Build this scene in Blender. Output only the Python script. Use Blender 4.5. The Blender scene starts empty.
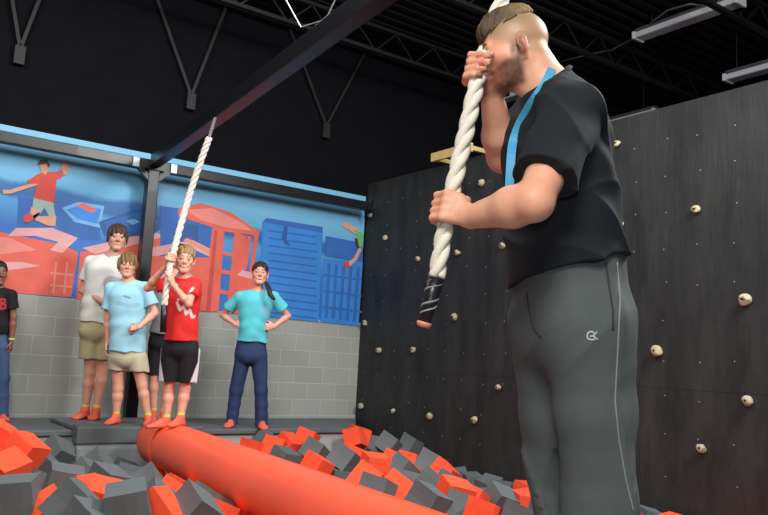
import bpy, bmesh, math, random
import numpy as np
from mathutils import Vector, Matrix, Euler
sc = bpy.context.scene
col = sc.collection
# ------------------------------------------------------------------ camera
FP = 789.0
_up = np.array([322, 6009, -FP]); _X = np.array([1106, -163, -FP])
_up = _up/np.linalg.norm(_up); _X = _X-_up*_X.dot(_up); _X /= np.linalg.norm(_X); _Y = np.cross(_up, _X)
CM = np.array([_X, _Y, _up]); CC = np.array([0, 0, .9])
cam = bpy.data.cameras.new('camera'); camo = bpy.data.objects.new('camera', cam); col.objects.link(camo)
cam.sensor_width = 36; cam.lens = FP*36/768; cam.clip_start = .05
camo.matrix_world = Matrix.Translation(Vector(CC)) @ Matrix([list(r) for r in CM]).to_4x4()
sc.camera = camo
def ray(px, py): return CM@np.array([px-384, -(py-257.5), -FP])
def onz(px, py, z): r = ray(px, py); return CC+r*(z-CC[2])/r[2]
def ony(px, py, y): r = ray(px, py); return CC+r*(y-CC[1])/r[1]
def onx(px, py, x): r = ray(px, py); return CC+r*(x-CC[0])/r[0]
def P(px, py, d): return CC+ray(px, py)*d/FP
# ------------------------------------------------------------------ view, world, lights
vs = sc.view_settings
vs.view_transform = 'Standard'; vs.look = 'None'; vs.exposure = 0.0; vs.gamma = 1; vs.use_curve_mapping = False
w = bpy.data.worlds.new('world'); sc.world = w; w.use_nodes = True
w.node_tree.nodes['Background'].inputs[0].default_value = (.85, .9, 1, 1)
w.node_tree.nodes['Background'].inputs[1].default_value = .10
def area(name, loc, target, size, power, color=(1, 1, 1), sy=None):
    l = bpy.data.lights.new(name, 'AREA'); l.energy = power; l.color = color; l.size = size
    if sy: l.shape = 'RECTANGLE'; l.size_y = sy
    o = bpy.data.objects.new(name, l); col.objects.link(o); o.location = loc
    o.rotation_euler = (Vector(target)-Vector(loc)).to_track_quat('-Z', 'Y').to_euler(); return o
# added area lights, out of view, high behind the camera and over the pit
area('added_area_light', (-1.6, -1.2, 4.2), (2.2, 4.5, .6), 1.6, 260, (1, .96, .9))
area('added_area_light', (4.4, .6, 4.3), (2.6, 7.5, .8), 1.2, 210, (1, .97, .93))
area('added_area_light', (2.4, 4.2, 4.5), (2.6, 6.2, 0), 1.6, 120, (.95, .98, 1))
area('added_area_light', (-.6, 5.0, 4.3), (2.6, 7.6, 1.0), 1.2, 90, (1, .97, .92))
area('added_area_light', (4.9, 1.2, 4.4), (3.2, 2.6, 1.4), 1.2, 130, (.92, .97, 1))  # added to brighten the climbing wall and rim the man's back
fl = bpy.data.lights.new('camera_flash', 'SPOT'); fl.energy = 30; fl.spot_size = 1.5; fl.spot_blend = .6; fl.shadow_soft_size = .06
flo = bpy.data.objects.new('camera_flash', fl); col.objects.link(flo)
flo.location = (.02, -.02, 1.08); flo.rotation_euler = (Vector((1.7, 2.5, 1.2))-Vector((.02, -.02, 1.08))).to_track_quat('-Z', 'Y').to_euler()

# ------------------------------------------------------------------ materials
def lin(c):
    return tuple(((x/255/12.92) if x/255 <= .04045 else ((x/255+.055)/1.055)**2.4) for x in c)+(1,)
def mat(name, rgb, rough=.7, metal=0, spec=.5, noise=None, bump=None, attr=None, sss=0, sheen=0, coat=0):
    m = bpy.data.materials.new(name); m.use_nodes = True; nt = m.node_tree; b = nt.nodes['Principled BSDF']
    b.inputs['Base Color'].default_value = lin(rgb); b.inputs['Roughness'].default_value = rough
    b.inputs['Metallic'].default_value = metal; b.inputs['Specular IOR Level'].default_value = spec
    b.inputs['Coat Weight'].default_value = coat
    if sheen: b.inputs['Sheen Weight'].default_value = sheen; b.inputs['Sheen Roughness'].default_value = .4
    if sss: b.inputs['Subsurface Weight'].default_value = sss; b.inputs['Subsurface Radius'].default_value = (.02, .008, .004); b.inputs['Subsurface Scale'].default_value = .5
    tc = nt.nodes.new('ShaderNodeTexCoord')
    src = None
    if attr:
        a = nt.nodes.new('ShaderNodeAttribute'); a.attribute_name = 'Col'; src = a.outputs['Color']
        nt.links.new(src, b.inputs['Base Color'])
    if noise:   # (scale, amount)
        n = nt.nodes.new('ShaderNodeTexNoise'); n.inputs['Scale'].default_value = noise[0]; n.inputs['Detail'].default_value = 5
        nt.links.new(tc.outputs['Object'], n.inputs['Vector'])
        mr = nt.nodes.new('ShaderNodeMapRange'); mr.inputs[1].default_value = .3; mr.inputs[2].default_value = .7
        mr.inputs[3].default_value = 1-noise[1]; mr.inputs[4].default_value = 1+noise[1]
        nt.links.new(n.outputs[0], mr.inputs[0])
        mx = nt.nodes.new('ShaderNodeVectorMath'); mx.operation = 'SCALE'
        if src: nt.links.new(src, mx.inputs[0])
        else: mx.inputs[0].default_value = lin(rgb)[:3]
        nt.links.new(mr.outputs[0], mx.inputs['Scale']); nt.links.new(mx.outputs[0], b.inputs['Base Color'])
    if bump:    # (scale, strength, distance)
        n2 = nt.nodes.new('ShaderNodeTexNoise'); n2.inputs['Scale'].default_value = bump[0]; n2.inputs['Detail'].default_value = 4
        nt.links.new(tc.outputs['Object'], n2.inputs['Vector'])
        bp = nt.nodes.new('ShaderNodeBump'); bp.inputs['Strength'].default_value = bump[1]; bp.inputs['Distance'].default_value = bump[2]
        nt.links.new(n2.outputs[0], bp.inputs['Height']); nt.links.new(bp.outputs[0], b.inputs['Normal'])
    return m

# ------------------------------------------------------------------ tags and mesh helpers
def tag(o, label=None, cat=None, group=None, kind=None):
    if label: o['label'] = label
    if cat: o['category'] = cat
    if group: o['group'] = group
    if kind: o['kind'] = kind
    return o
def empty(name, loc=(0, 0, 0), rz=0):
    o = bpy.data.objects.new(name, None); col.objects.link(o); o.location = loc; o.rotation_euler = (0, 0, rz)
    o.empty_display_size = .1; return o
def link(name, me, m=None, parent=None):
    o = bpy.data.objects.new(name, me); col.objects.link(o)
    if m:
        for x in (m if isinstance(m, (list, tuple)) else [m]): me.materials.append(x)
    if parent:
        o.parent = parent
        mw = Matrix.LocRotScale(parent.location, parent.rotation_euler, parent.scale)
        if parent.parent: mw = Matrix.LocRotScale(parent.parent.location, parent.parent.rotation_euler, parent.parent.scale) @ mw
        o.matrix_parent_inverse = mw.inverted()
    return o
def from_bm(name, bm, m=None, parent=None, smooth=False, bevel=0):
    bmesh.ops.recalc_face_normals(bm, faces=bm.faces)
    me = bpy.data.meshes.new(name); bm.to_mesh(me); bm.free()
    if smooth:
        for p in me.polygons: p.use_smooth = True
    o = link(name, me, m, parent)
    if bevel:
        b = o.modifiers.new('bevel', 'BEVEL'); b.width = bevel; b.segments = 3; b.limit_method = 'ANGLE'
    return o
def box(bm, lo, hi, mi=0):
    lo, hi = np.minimum(lo, hi), np.maximum(lo, hi)
    v = [bm.verts.new((x, y, z)) for x in (lo[0], hi[0]) for y in (lo[1], hi[1]) for z in (lo[2], hi[2])]
    for f in ((0, 1, 3, 2), (4, 6, 7, 5), (0, 4, 5, 1), (2, 3, 7, 6), (0, 2, 6, 4), (1, 5, 7, 3)):
        bm.faces.new([v[i] for i in f]).material_index = mi
def bar(bm, p, q, wd, ht, up=(0, 0, 1)):
    p = Vector(p); q = Vector(q); d = (q-p).normalized(); s = d.cross(Vector(up)).normalized(); u = s.cross(d)
    vs_ = [bm.verts.new(c+s*a*wd/2+u*b*ht/2) for c in (p, q) for a, b in ((-1, -1), (1, -1), (1, 1), (-1, 1))]
    for f in ((0, 1, 2, 3), (7, 6, 5, 4), (0, 4, 5, 1), (1, 5, 6, 2), (2, 6, 7, 3), (3, 7, 4, 0)): bm.faces.new([vs_[i] for i in f])
def tube(bm, pts, r, n=8, caps=True, mi=0):
    pts = [Vector(p) for p in pts]; rs = r if isinstance(r, (list, tuple)) else [r]*len(pts)
    rings = []; prev = None
    for i, p in enumerate(pts):
        d = (pts[min(i+1, len(pts)-1)]-pts[max(i-1, 0)]).normalized()
        a = (prev if prev else (Vector((0, 0, 1)) if abs(d.z) < .9 else Vector((1, 0, 0))))
        s = (a-d*a.dot(d)).normalized(); prev = s; u = d.cross(s)
        rings.append([bm.verts.new(p+(s*math.cos(t)+u*math.sin(t))*rs[i]) for t in [2*math.pi*k/n for k in range(n)]])
    for a, b in zip(rings, rings[1:]):
        for k in range(n):
            f = bm.faces.new((a[k], a[(k+1) % n], b[(k+1) % n], b[k])); f.material_index = mi
    if caps:
        for rr in (rings[0], rings[-1]): bm.faces.new(rr).material_index = mi

# ------------------------------------------------------------------ signed distance sculpting
class SDF:
    def __init__(s, lo, hi, h):
        s.h = h; s.lo = np.array(lo, float); s.n = np.ceil((np.array(hi)-s.lo)/h).astype(int)+1
        s.F = np.full(s.n, 1.0, np.float32)
        s.ax = [(s.lo[i]+h*np.arange(s.n[i])).astype(np.float32) for i in range(3)]
    def block(s, lo, hi):
        a = np.clip(np.floor((np.array(lo)-s.lo)/s.h).astype(int), 0, s.n); b = np.clip(np.ceil((np.array(hi)-s.lo)/s.h).astype(int)+1, 0, s.n)
        sl = tuple(slice(x, y) for x, y in zip(a, b))
        return sl, s.ax[0][sl[0]][:, None, None], s.ax[1][sl[1]][None, :, None], s.ax[2][sl[2]][None, None, :]
    def comb(s, sl, d, k, op):
        F = s.F[sl]
        if F.size == 0: return
        if op == 'u':
            if k > 0:
                hh = np.clip(.5+.5*(F-d)/k, 0, 1); r = F*(1-hh)+d*hh-k*hh*(1-hh)
            else: r = np.minimum(F, d)
        elif op == 's':
            d = -d
            if k > 0:
                hh = np.clip(.5+.5*(d-F)/k, 0, 1); r = F*(1-hh)+d*hh+k*hh*(1-hh)
            else: r = np.maximum(F, d)
        s.F[sl] = r
    def cone(s, p0, p1, r0, r1=None, k=.02, op='u', flat=False, flat0=False):
        p0 = np.array(p0, float); p1 = np.array(p1, float); r1 = r0 if r1 is None else r1
        pad = max(r0, r1)+k+3*s.h
        sl, X, Y, Z = s.block(np.minimum(p0, p1)-pad, np.maximum(p0, p1)+pad)
        d = p1-p0; L2 = max(d.dot(d), 1e-9)
        x, y, z = X-p0[0], Y-p0[1], Z-p0[2]
        tt = (x*d[0]+y*d[1]+z*d[2])/L2; t = np.clip(tt, 0, 1)
        D = np.sqrt((x-t*d[0])**2+(y-t*d[1])**2+(z-t*d[2])**2)-(r0+(r1-r0)*t)
        if flat: D = np.maximum(D, (tt-1)*math.sqrt(L2))
        if flat0: D = np.maximum(D, -tt*math.sqrt(L2))
        s.comb(sl, D.astype(np.float32), k, op); return s
    def ecap(s, p0, p1, ab0, ab1, u, k=.03, op='u', flat=False):
        # elliptic tapered capsule: a along u, b across
        p0 = np.array(p0, float); p1 = np.array(p1, float); d = p1-p0; L = np.linalg.norm(d); w_ = d/L
        u = np.array(u, float); u = u-w_*u.dot(w_); u /= np.linalg.norm(u); v = np.cross(w_, u)
        pad = max(*ab0, *ab1)+k+3*s.h
        sl, X, Y, Z = s.block(np.minimum(p0, p1)-pad, np.maximum(p0, p1)+pad)
        x, y, z = X-p0[0], Y-p0[1], Z-p0[2]
        tt = (x*w_[0]+y*w_[1]+z*w_[2]); t = np.clip(tt/L, 0, 1)
        a = ab0[0]+(ab1[0]-ab0[0])*t; b = ab0[1]+(ab1[1]-ab0[1])*t; c = np.minimum(a, b)
        xu = x*u[0]+y*u[1]+z*u[2]; xv = x*v[0]+y*v[1]+z*v[2]; zz = tt-t*L
        q = np.sqrt((xu/a)**2+(xv/b)**2+(zz/c)**2)
        g = np.sqrt((xu/a**2)**2+(xv/b**2)**2+(zz/c**2)**2)
        D = q*(q-1)/np.maximum(g, 1e-6)
        D = np.where(q < .3, -.7*c, D)
        if flat: D = np.maximum(D, tt-L)
        s.comb(sl, D.astype(np.float32), k, op); return s
    def ell(s, c, R, rad, k=.02, op='u'):
        # ellipsoid: R columns are its axes
        c = np.array(c, float); pad = max(rad)+k+3*s.h
        sl, X, Y, Z = s.block(c-pad, c+pad); x, y, z = X-c[0], Y-c[1], Z-c[2]
        q = 0; g = 0
        for i in range(3):
            l = x*R[0, i]+y*R[1, i]+z*R[2, i]; q = q+(l/rad[i])**2; g = g+(l/rad[i]**2)**2
        q = np.sqrt(q); D = q*(q-1)/np.maximum(np.sqrt(g), 1e-6); D = np.where(q < .2, -.8*min(rad), D)
        s.comb(sl, D.astype(np.float32), k, op); return s
    def cut(s, p, n):      # remove the half space on the n side
        n = np.array(n, float); n /= np.linalg.norm(n)
        d = (s.ax[0]-p[0])[:, None, None]*n[0]+(s.ax[1]-p[1])[None, :, None]*n[1]+(s.ax[2]-p[2])[None, None, :]*n[2]
        s.F = np.maximum(s.F, d.astype(np.float32)); return s
    def disp(s, fn, band=.03):
        idx = np.nonzero(np.abs(s.F) < band)
        p = np.stack([s.ax[i][idx[i]] for i in range(3)], 1).astype(np.float64)
        s.F[idx] += fn(p).astype(np.float32); return s
    def mesh(s, name, color=None):
        F = s.F; I = F < 0; n = s.n
        c = np.zeros(n-1, np.int8); 
        for dx in (0, 1):
            for dy in (0, 1):
                for dz in (0, 1): c += I[dx:n[0]-1+dx, dy:n[1]-1+dy, dz:n[2]-1+dz]
        act = (c > 0) & (c < 8); ci = np.argwhere(act); N = len(ci)
        vid = np.full(n-1, -1, np.int32); vid[act] = np.arange(N)
        corner = np.array([[i, j, k] for i in (0, 1) for j in (0, 1) for k in (0, 1)])
        val = np.stack([F[ci[:, 0]+o[0], ci[:, 1]+o[1], ci[:, 2]+o[2]] for o in corner], 1)
        acc = np.zeros((N, 3)); cnt = np.zeros(N)
        for a in range(8):
            for b in range(a+1, 8):
                if np.abs(corner[a]-corner[b]).sum() != 1: continue
                m = (val[:, a] < 0) != (val[:, b] < 0); t = val[m, a]/(val[m, a]-val[m, b])
                acc[m] += corner[a]+(corner[b]-corner[a])*t[:, None]; cnt[m] += 1
        V = s.lo+s.h*(ci+acc/cnt[:, None]); Q = []
        for ax in range(3):
            o1, o2 = (ax+1) % 3, (ax+2) % 3
            A = np.take(I, np.arange(0, n[ax]-1), ax); B = np.take(I, np.arange(1, n[ax]), ax)
            e = np.argwhere(A != B)
            e = e[(e[:, o1] > 0) & (e[:, o2] > 0) & (e[:, o1] < n[o1]-1) & (e[:, o2] < n[o2]-1)]
            fl_ = A[e[:, 0], e[:, 1], e[:, 2]]
            def g(d1, d2):
                q = e.copy(); q[:, o1] -= d1; q[:, o2] -= d2; return vid[q[:, 0], q[:, 1], q[:, 2]]
            q = np.stack([g(1, 1), g(0, 1), g(0, 0), g(1, 0)], 1)
            q[~fl_] = q[~fl_][:, ::-1]; Q.append(q)
        Q = np.concatenate(Q); Q = Q[(Q >= 0).all(1)]
        me = bpy.data.meshes.new(name); me.vertices.add(N); me.vertices.foreach_set('co', V.astype(np.float32).ravel())
        me.loops.add(len(Q)*4); me.loops.foreach_set('vertex_index', Q.astype(np.int32).ravel())
        me.polygons.add(len(Q)); me.polygons.foreach_set('loop_start', np.arange(0, len(Q)*4, 4, dtype=np.int32))
        me.polygons.foreach_set('use_smooth', np.ones(len(Q), bool))
        me.update(calc_edges=True); me.validate()
        if color is not None:
            ca = me.color_attributes.new('Col', 'FLOAT_COLOR', 'POINT')
            C = color(V); C = np.concatenate([C, np.ones((len(C), 1))], 1)
            ca.data.foreach_set('color', C.astype(np.float32).ravel())
        return me
def nrm(v): v = np.array(v, float); return v/np.linalg.norm(v)
def mixc(C, c, m):
    m = np.clip(m, 0, 1)[:, None]; return C*(1-m)+np.array(c)[None, :3]*m
def sstep(a, b, x): t = np.clip((x-a)/(b-a), 0, 1); return t*t*(3-2*t)
rngn = np.random.RandomState(3)
_K = rngn.randn(24, 3); _PH = rngn.rand(24)*6.28
def wob(p, s, n=8, o=0):
    r = 0
    for i in range(n): r = r+np.sin(p@(_K[(i+o) % 24]*s)+_PH[(i+o) % 24])
    return r/n
# ------------------------------------------------------------------ room
YW, XR, ZC = 8.46, 5.73, 4.93
ZP = .16
M = {}
M['black_wall'] = mat('black_paint', (15, 15, 20), .9, spec=.1, noise=(3, .15), bump=(6, .2, .01))
M['deck'] = mat('dark_deck', (14, 14, 18), .7, spec=.25)
M['steel'] = mat('black_steel', (17, 18, 22), .36, metal=.0, spec=.35, coat=.05)
M['vinyl'] = mat('grey_vinyl', (92, 98, 102), .55, noise=(6, .08), bump=(9, .3, .02))
M['pad'] = mat('grey_pad', (120, 128, 128), .6, noise=(5, .08), bump=(7, .5, .03))
M['trimgrey'] = mat('pale_trim', (165, 170, 170), .6)
M['lampgrey'] = mat('unlit_lamp', (200, 202, 210), .5)
M['lampbody'] = mat('lamp_body', (70, 72, 78), .5)
def struct(name, bm, m, **k):
    o = from_bm(name, bm, m, **k); o['kind'] = 'structure'; return o
# block wall below the mural
m = mat('concrete_block', (150, 150, 142), .85); nt = m.node_tree; b_ = nt.nodes['Principled BSDF']
br = nt.nodes.new('ShaderNodeTexBrick'); tc = nt.nodes.new('ShaderNodeTexCoord'); sx = nt.nodes.new('ShaderNodeSeparateXYZ'); cx = nt.nodes.new('ShaderNodeCombineXYZ')
nt.links.new(tc.outputs['Object'], sx.inputs[0]); nt.links.new(sx.outputs['X'], cx.inputs['X']); nt.links.new(sx.outputs['Z'], cx.inputs['Y']); nt.links.new(cx.outputs[0], br.inputs['Vector'])
br.inputs['Color1'].default_value = lin((150, 152, 146)); br.inputs['Color2'].default_value = lin((158, 160, 155)); br.inputs['Mortar'].default_value = lin((172, 175, 171))
br.inputs['Scale'].default_value = 1; br.inputs['Brick Width'].default_value = .4; br.inputs['Row Height'].default_value = .195; br.inputs['Mortar Size'].default_value = .007; br.inputs['Mortar Smooth'].default_value = .4
nt.links.new(br.outputs['Color'], b_.inputs['Base Color'])
bp = nt.nodes.new('ShaderNodeBump'); bp.inputs['Strength'].default_value = .4; bp.inputs['Distance'].default_value = .01; bp.invert = True; nt.links.new(br.outputs['Fac'], bp.inputs['Height']); nt.links.new(bp.outputs[0], b_.inputs['Normal'])
M['block'] = m
bm = bmesh.new(); box(bm, (-6, YW, -1.3), (XR+.1, YW+.2, 1.37)); struct('wall_back_lower', bm, M['block'])
bm = bmesh.new(); box(bm, (-6, YW, 1.37), (XR+.1, YW+.2, 3.03)); struct('wall_back_middle', bm, M['black_wall'])
bm = bmesh.new(); box(bm, (-6, YW, 3.03), (12, YW+.2, ZC)); struct('wall_back_upper', bm, M['black_wall'])
# ceiling: corrugated deck, ridges along X
bm = bmesh.new(); y = -4.0; prof = []
while y < YW+.05:
    prof += [(y, ZC+.04), (y+.07, ZC+.04), (y+.09, ZC), (y+.15, ZC)]; y += .17
va = [bm.verts.new((-6, a, z)) for a, z in prof]; vb = [bm.verts.new((12, a, z)) for a, z in prof]
for i in range(len(prof)-1): bm.faces.new((va[i], va[i+1], vb[i+1], vb[i]))
ro = struct('ceiling', bm, M['deck'])
so = ro.modifiers.new('thick', 'SOLIDIFY'); so.thickness = .06; so.offset = 1
# open web joists along X
for yj in (7.55, 5.9, 4.25, 2.6):
    t = tag(empty('roof_joist', (2, yj, ZC-.35)), cat='roof joist', group='dark open web joists under the roof deck')
    t['label'] = {7.55: 'black open web roof joist nearest the back wall', 5.9: 'black open web roof joist second out from the back wall', 4.25: 'black open web roof joist third out from the back wall', 2.6: 'black open web roof joist farthest from the back wall'}[yj]
    for z, nm in ((ZC-.03, 'top_chord'), (ZC-.33, 'bottom_chord')):
        bm = bmesh.new(); box(bm, (-3, yj-.03, z-.02), (11, yj+.03, z+.02)); from_bm(nm, bm, M['steel_j'] if 'steel_j' in M else M.setdefault('steel_j', mat('joist_steel', (10, 10, 12), .6)), t)
    bm = bmesh.new(); x = -3.0; k = 0
    while x < 10.7:
        bar(bm, (x, yj, ZC-.33 if k % 2 else ZC-.04), (x+.3, yj, ZC-.04 if k % 2 else ZC-.33), .018, .018, (0, 1, 0)); x += .3; k += 1
    from_bm('web', bm, M['steel_j'], t)
# floor under everything, pit base
M['floor'] = mat('dark_floor', (40, 40, 44), .7, noise=(2, .1))
bm = bmesh.new(); box(bm, (-6, -4, -1.4), (12, YW+.2, -1.3)); struct('floor', bm, M['floor'])
# padded walkway the photographer and the man stand on
YN = 3.05
bm = bmesh.new(); box(bm, (-6, -4, -1.3), (XR, 2.02, -.0)); struct('floor_walkway', bm, M['vinyl'], bevel=.03)
# climbing wall
m = mat('climbing_panel', (52, 53, 54), .62, spec=.35); nt = m.node_tree; b_ = nt.nodes['Principled BSDF']; tc = nt.nodes.new('ShaderNodeTexCoord')
n1 = nt.nodes.new('ShaderNodeTexNoise'); n1.inputs['Scale'].default_value = 1.6; n1.inputs['Detail'].default_value = 8; n1.inputs['Roughness'].default_value = .7
mp = nt.nodes.new('ShaderNodeMapping'); mp.inputs['Scale'].default_value = (1, 2.5, .8); nt.links.new(tc.outputs['Object'], mp.inputs[0]); nt.links.new(mp.outputs[0], n1.inputs['Vector'])
cr = nt.nodes.new('ShaderNodeValToRGB'); cr.color_ramp.elements[0].position = .3; cr.color_ramp.elements[0].color = lin((26, 28, 29)); cr.color_ramp.elements[1].position = .72; cr.color_ramp.elements[1].color = lin((54, 56, 55))
nt.links.new(n1.outputs[0], cr.inputs[0])
n2 = nt.nodes.new('ShaderNodeTexNoise'); n2.inputs['Scale'].default_value = 30; n2.inputs['Detail'].default_value = 3
mp2 = nt.nodes.new('ShaderNodeMapping'); mp2.inputs['Scale'].default_value = (1, 1, .12); nt.links.new(tc.outputs['Object'], mp2.inputs[0]); nt.links.new(mp2.outputs[0], n2.inputs['Vector'])
mr = nt.nodes.new('ShaderNodeMapRange'); mr.inputs[1].default_value = .62; mr.inputs[2].default_value = .8; mr.inputs[3].default_value = 0; mr.inputs[4].default_value = .35; nt.links.new(n2.outputs[0], mr.inputs[0])
mx = nt.nodes.new('ShaderNodeMix'); mx.data_type = 'RGBA'; nt.links.new(mr.outputs[0], mx.inputs[0]); nt.links.new(cr.outputs[0], mx.inputs[6]); mx.inputs[7].default_value = lin((72, 72, 70)); nt.links.new(mx.outputs[2], b_.inputs['Base Color'])
bp = nt.nodes.new('ShaderNodeBump'); bp.inputs['Strength'].default_value = .25; bp.inputs['Distance'].default_value = .01; nt.links.new(n2.outputs[0], bp.inputs['Height']); nt.links.new(bp.outputs[0], b_.inputs['Normal'])
M['climb'] = m
bm = bmesh.new(); yy = YW
edges = [YW, 7.2, 4.78, 2.36, -.06, -2.5, -4]
for a, b in zip(edges, edges[1:]):
    for z0, z1 in ((-1.3, .8), (.8, 3.2)): box(bm, (XR, b+.0015, z0+.001), (XR+.12, a-.0015, z1-.001))
cw = struct('wall_right', bm, M['climb'])
# bolt holes (t-nuts) dotted over the panels
bm = bmesh.new(); rn = random.Random(5)
y = 8.3; 
while y > 1.5:
    z = -.2
    while z < 3.15:
        if rn.random() < .75:
            c = Vector((XR-.0005, y+rn.uniform(-.02, .02), z+rn.uniform(-.02, .02)))
            ring = [bm.verts.new(c+Vector((-.002, math.cos(t)*.0065, math.sin(t)*.0065))) for t in [k*math.pi/3 for k in range(6)]]
            r2 = [bm.verts.new(v.co+Vector((.003, 0, 0))) for v in ring]; bm.faces.new(ring)
            for k in range(6): bm.faces.new((ring[k], ring[(k+1) % 6], r2[(k+1) % 6], r2[k]))
        z += .31
    y -= .31
o = from_bm('bolt_sockets', bm, mat('zinc', (150, 150, 146), .4, metal=.3), cw); o['kind'] = 'stuff'
# hall beyond the climbing wall
bm = bmesh.new(); box(bm, (12, -4, -1.3), (12.1, YW+.2, ZC)); struct('wall_right_far', bm, M['black_wall'])
# raised platform along the block wall
def slab(name, y0, z0, z1, m_, bev=0):
    bm = bmesh.new(); pts = [(-6, y0), (4.93, y0), (XR, YW-.02), (XR, YW), (-6, YW)]
    a_ = [bm.verts.new((x, y, z0)) for x, y in pts]; b2 = [bm.verts.new((x, y, z1)) for x, y in pts]
    bm.faces.new(a_); bm.faces.new(b2)
    for i in range(5): bm.faces.new((a_[i], a_[(i+1) % 5], b2[(i+1) % 5], b2[i]))
    return struct(name, bm, m_, bevel=bev)
slab('floor_platform', 7.25, ZP-.05, ZP, M['vinyl'], .015)
slab('trim_2', 7.29, -.25, ZP-.051, M['trimgrey'])
slab('floor_platform_base', 7.31, -1.3, -.251, M['floor'])
# landing block with slumping pad front
t = tag(empty('landing_block', (2.2, 6.6, -1.3)), 'grey padded landing block jutting out from the platform under the end of the red roll', 'landing block')
c0 = onz(79, 440, .2); c1 = onz(206, 434, .2)
X0, X1, Y0 = 1.95, 3.10, 7.10
bm = bmesh.new(); box(bm, (X0, Y0, .055), (X1, 7.245, .2)); box(bm, (X0, 7.245, ZP+.001), (X1, 8.05, .2)); bmesh.ops.remove_doubles(bm, verts=bm.verts, dist=1e-5); from_bm('top_mat', bm, M['vinyl'], t, bevel=.012)
for xa, xb in ((X0, X1),):
    bm = bmesh.new(); G = {}
    for i in range(31):
        for j in range(25):
            u = i/30; v = j/24; x = xa+.01+(xb-xa-.02)*u; z = .05-1.30*v
            bul = .03*min(1, v*9)+.05*math.sin(math.pi*min(1, v*1.2))*math.sin(math.pi*u)**.6
            cre = .014*math.sin(9*(u*.6+v*1.4)+xa)*v+.010*math.sin(23*(u*.5-.45*v)+2)*v
            G[i, j] = bm.verts.new((x, Y0+.03-bul-cre, z))
    for i in range(30):
        for j in range(24): bm.faces.new((G[i, j], G[i+1, j], G[i+1, j+1], G[i, j+1]))
    o = from_bm('front_pad', bm, M['pad'], t, smooth=True); s_ = o.modifiers.new('t', 'SOLIDIFY'); s_.thickness = .03; s_.offset = 0
bm = bmesh.new(); box(bm, (X0+.03, Y0+.06, -1.3), (X1-.03, 7.22, .05)); from_bm('base', bm, M['vinyl'], t)

# ------------------------------------------------------------------ mural
def wpoly(bm, pts, off, mi=0, th=.0003):
    w_ = [ony(x, y, YW) for x, y in pts]
    fr = [bm.verts.new((q[0], YW-off-th, q[2])) for q in w_]; bk = [bm.verts.new((q[0], YW-off, q[2])) for q in w_]
    n = len(fr); bm.faces.new(fr).material_index = mi
    for i in range(n): bm.faces.new((fr[i], fr[(i+1) % n], bk[(i+1) % n], bk[i])).material_index = mi
mural = tag(empty('mural', (2.5, YW, 1.35)), 'painted blue and red city mural with jumping figures covering the wall above the grey blocks', 'mural')
m = mat('mural_blue', (80, 160, 215), .55); nt = m.node_tree; b_ = nt.nodes['Principled BSDF']; tc = nt.nodes.new('ShaderNodeTexCoord'); sx = nt.nodes.new('ShaderNodeSeparateXYZ'); nt.links.new(tc.outputs['Object'], sx.inputs[0])
# printed sky: pale blue bands above a deep blue city silhouette
ad = nt.nodes.new('ShaderNodeMath'); ad.operation = 'MULTIPLY_ADD'; nt.links.new(sx.outputs['X'], ad.inputs[0]); ad.inputs[1].default_value = .04; nt.links.new(sx.outputs['Z'], ad.inputs[2])
nz = nt.nodes.new('ShaderNodeTexNoise'); nz.inputs['Scale'].default_value = 2.2; nz.inputs['Detail'].default_value = 4; nt.links.new(tc.outputs['Object'], nz.inputs['Vector'])
a2 = nt.nodes.new('ShaderNodeMath'); a2.operation = 'MULTIPLY_ADD'; nt.links.new(nz.outputs[0], a2.inputs[0]); a2.inputs[1].default_value = .22; nt.links.new(ad.outputs[0], a2.inputs[2])
mr = nt.nodes.new('ShaderNodeMapRange'); mr.inputs[1].default_value = 1.45; mr.inputs[2].default_value = 3.35; nt.links.new(a2.outputs[0], mr.inputs[0])
cr = nt.nodes.new('ShaderNodeValToRGB'); nt.links.new(mr.outputs[0], cr.inputs[0]); el = cr.color_ramp.elements
cols = [(0, (40, 106, 184)), (.40, (44, 108, 186)), (.5, (70, 146, 204)), (.54, (74, 146, 200)), (.565, (40, 96, 158)), (.62, (44, 102, 162)), (.65, (96, 166, 206)), (1, (122, 188, 222))]
while len(el) < len(cols): el.new(.5)
for e, (p_, c_) in zip(el, cols): e.position = p_; e.color = lin(c_)
nt.links.new(cr.outputs[0], b_.inputs['Base Color'])
bm = bmesh.new(); box(bm, (-6, YW-.006, 1.37), (XR-.03, YW, 3.03)); from_bm('backdrop', bm, m, mural)
cm = {k: mat('mural_'+k, v, .6, noise=(5, .10)) for k, v in dict(red=(218, 96, 80), pink=(226, 134, 122), palepink=(216, 160, 160), deepblue=(42, 98, 172), midblue=(48, 128, 208), paleblue=(110, 168, 212), darkred=(188, 70, 66), navy=(38, 84, 146), skin=(205, 150, 125), shirt=(196, 62, 50), shorts=(150, 170, 165), hair=(60, 40, 35), green=(90, 170, 90)).items()}
_off = [0.0]
def painted(name, items, label=None):
    _off[0] += .0025; _OB = _off[0]-.0025
    mats = []; bm = bmesh.new()
    for n_, (c_, pts) in enumerate(items):
        if c_ not in mats: mats.append(c_)
        wpoly(bm, pts, .0063+_OB+.0001*n_, mats.index(c_))
    o = from_bm(name, bm, [cm[c_] for c_ in mats], mural)
    if label: o['label'] = label
def win(x0, y0, x1, y1, sk=.12): return [(x0, y0), (x1, y0+(x1-x0)*sk), (x1, y1+(x1-x0)*sk), (x0, y1)]
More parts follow.
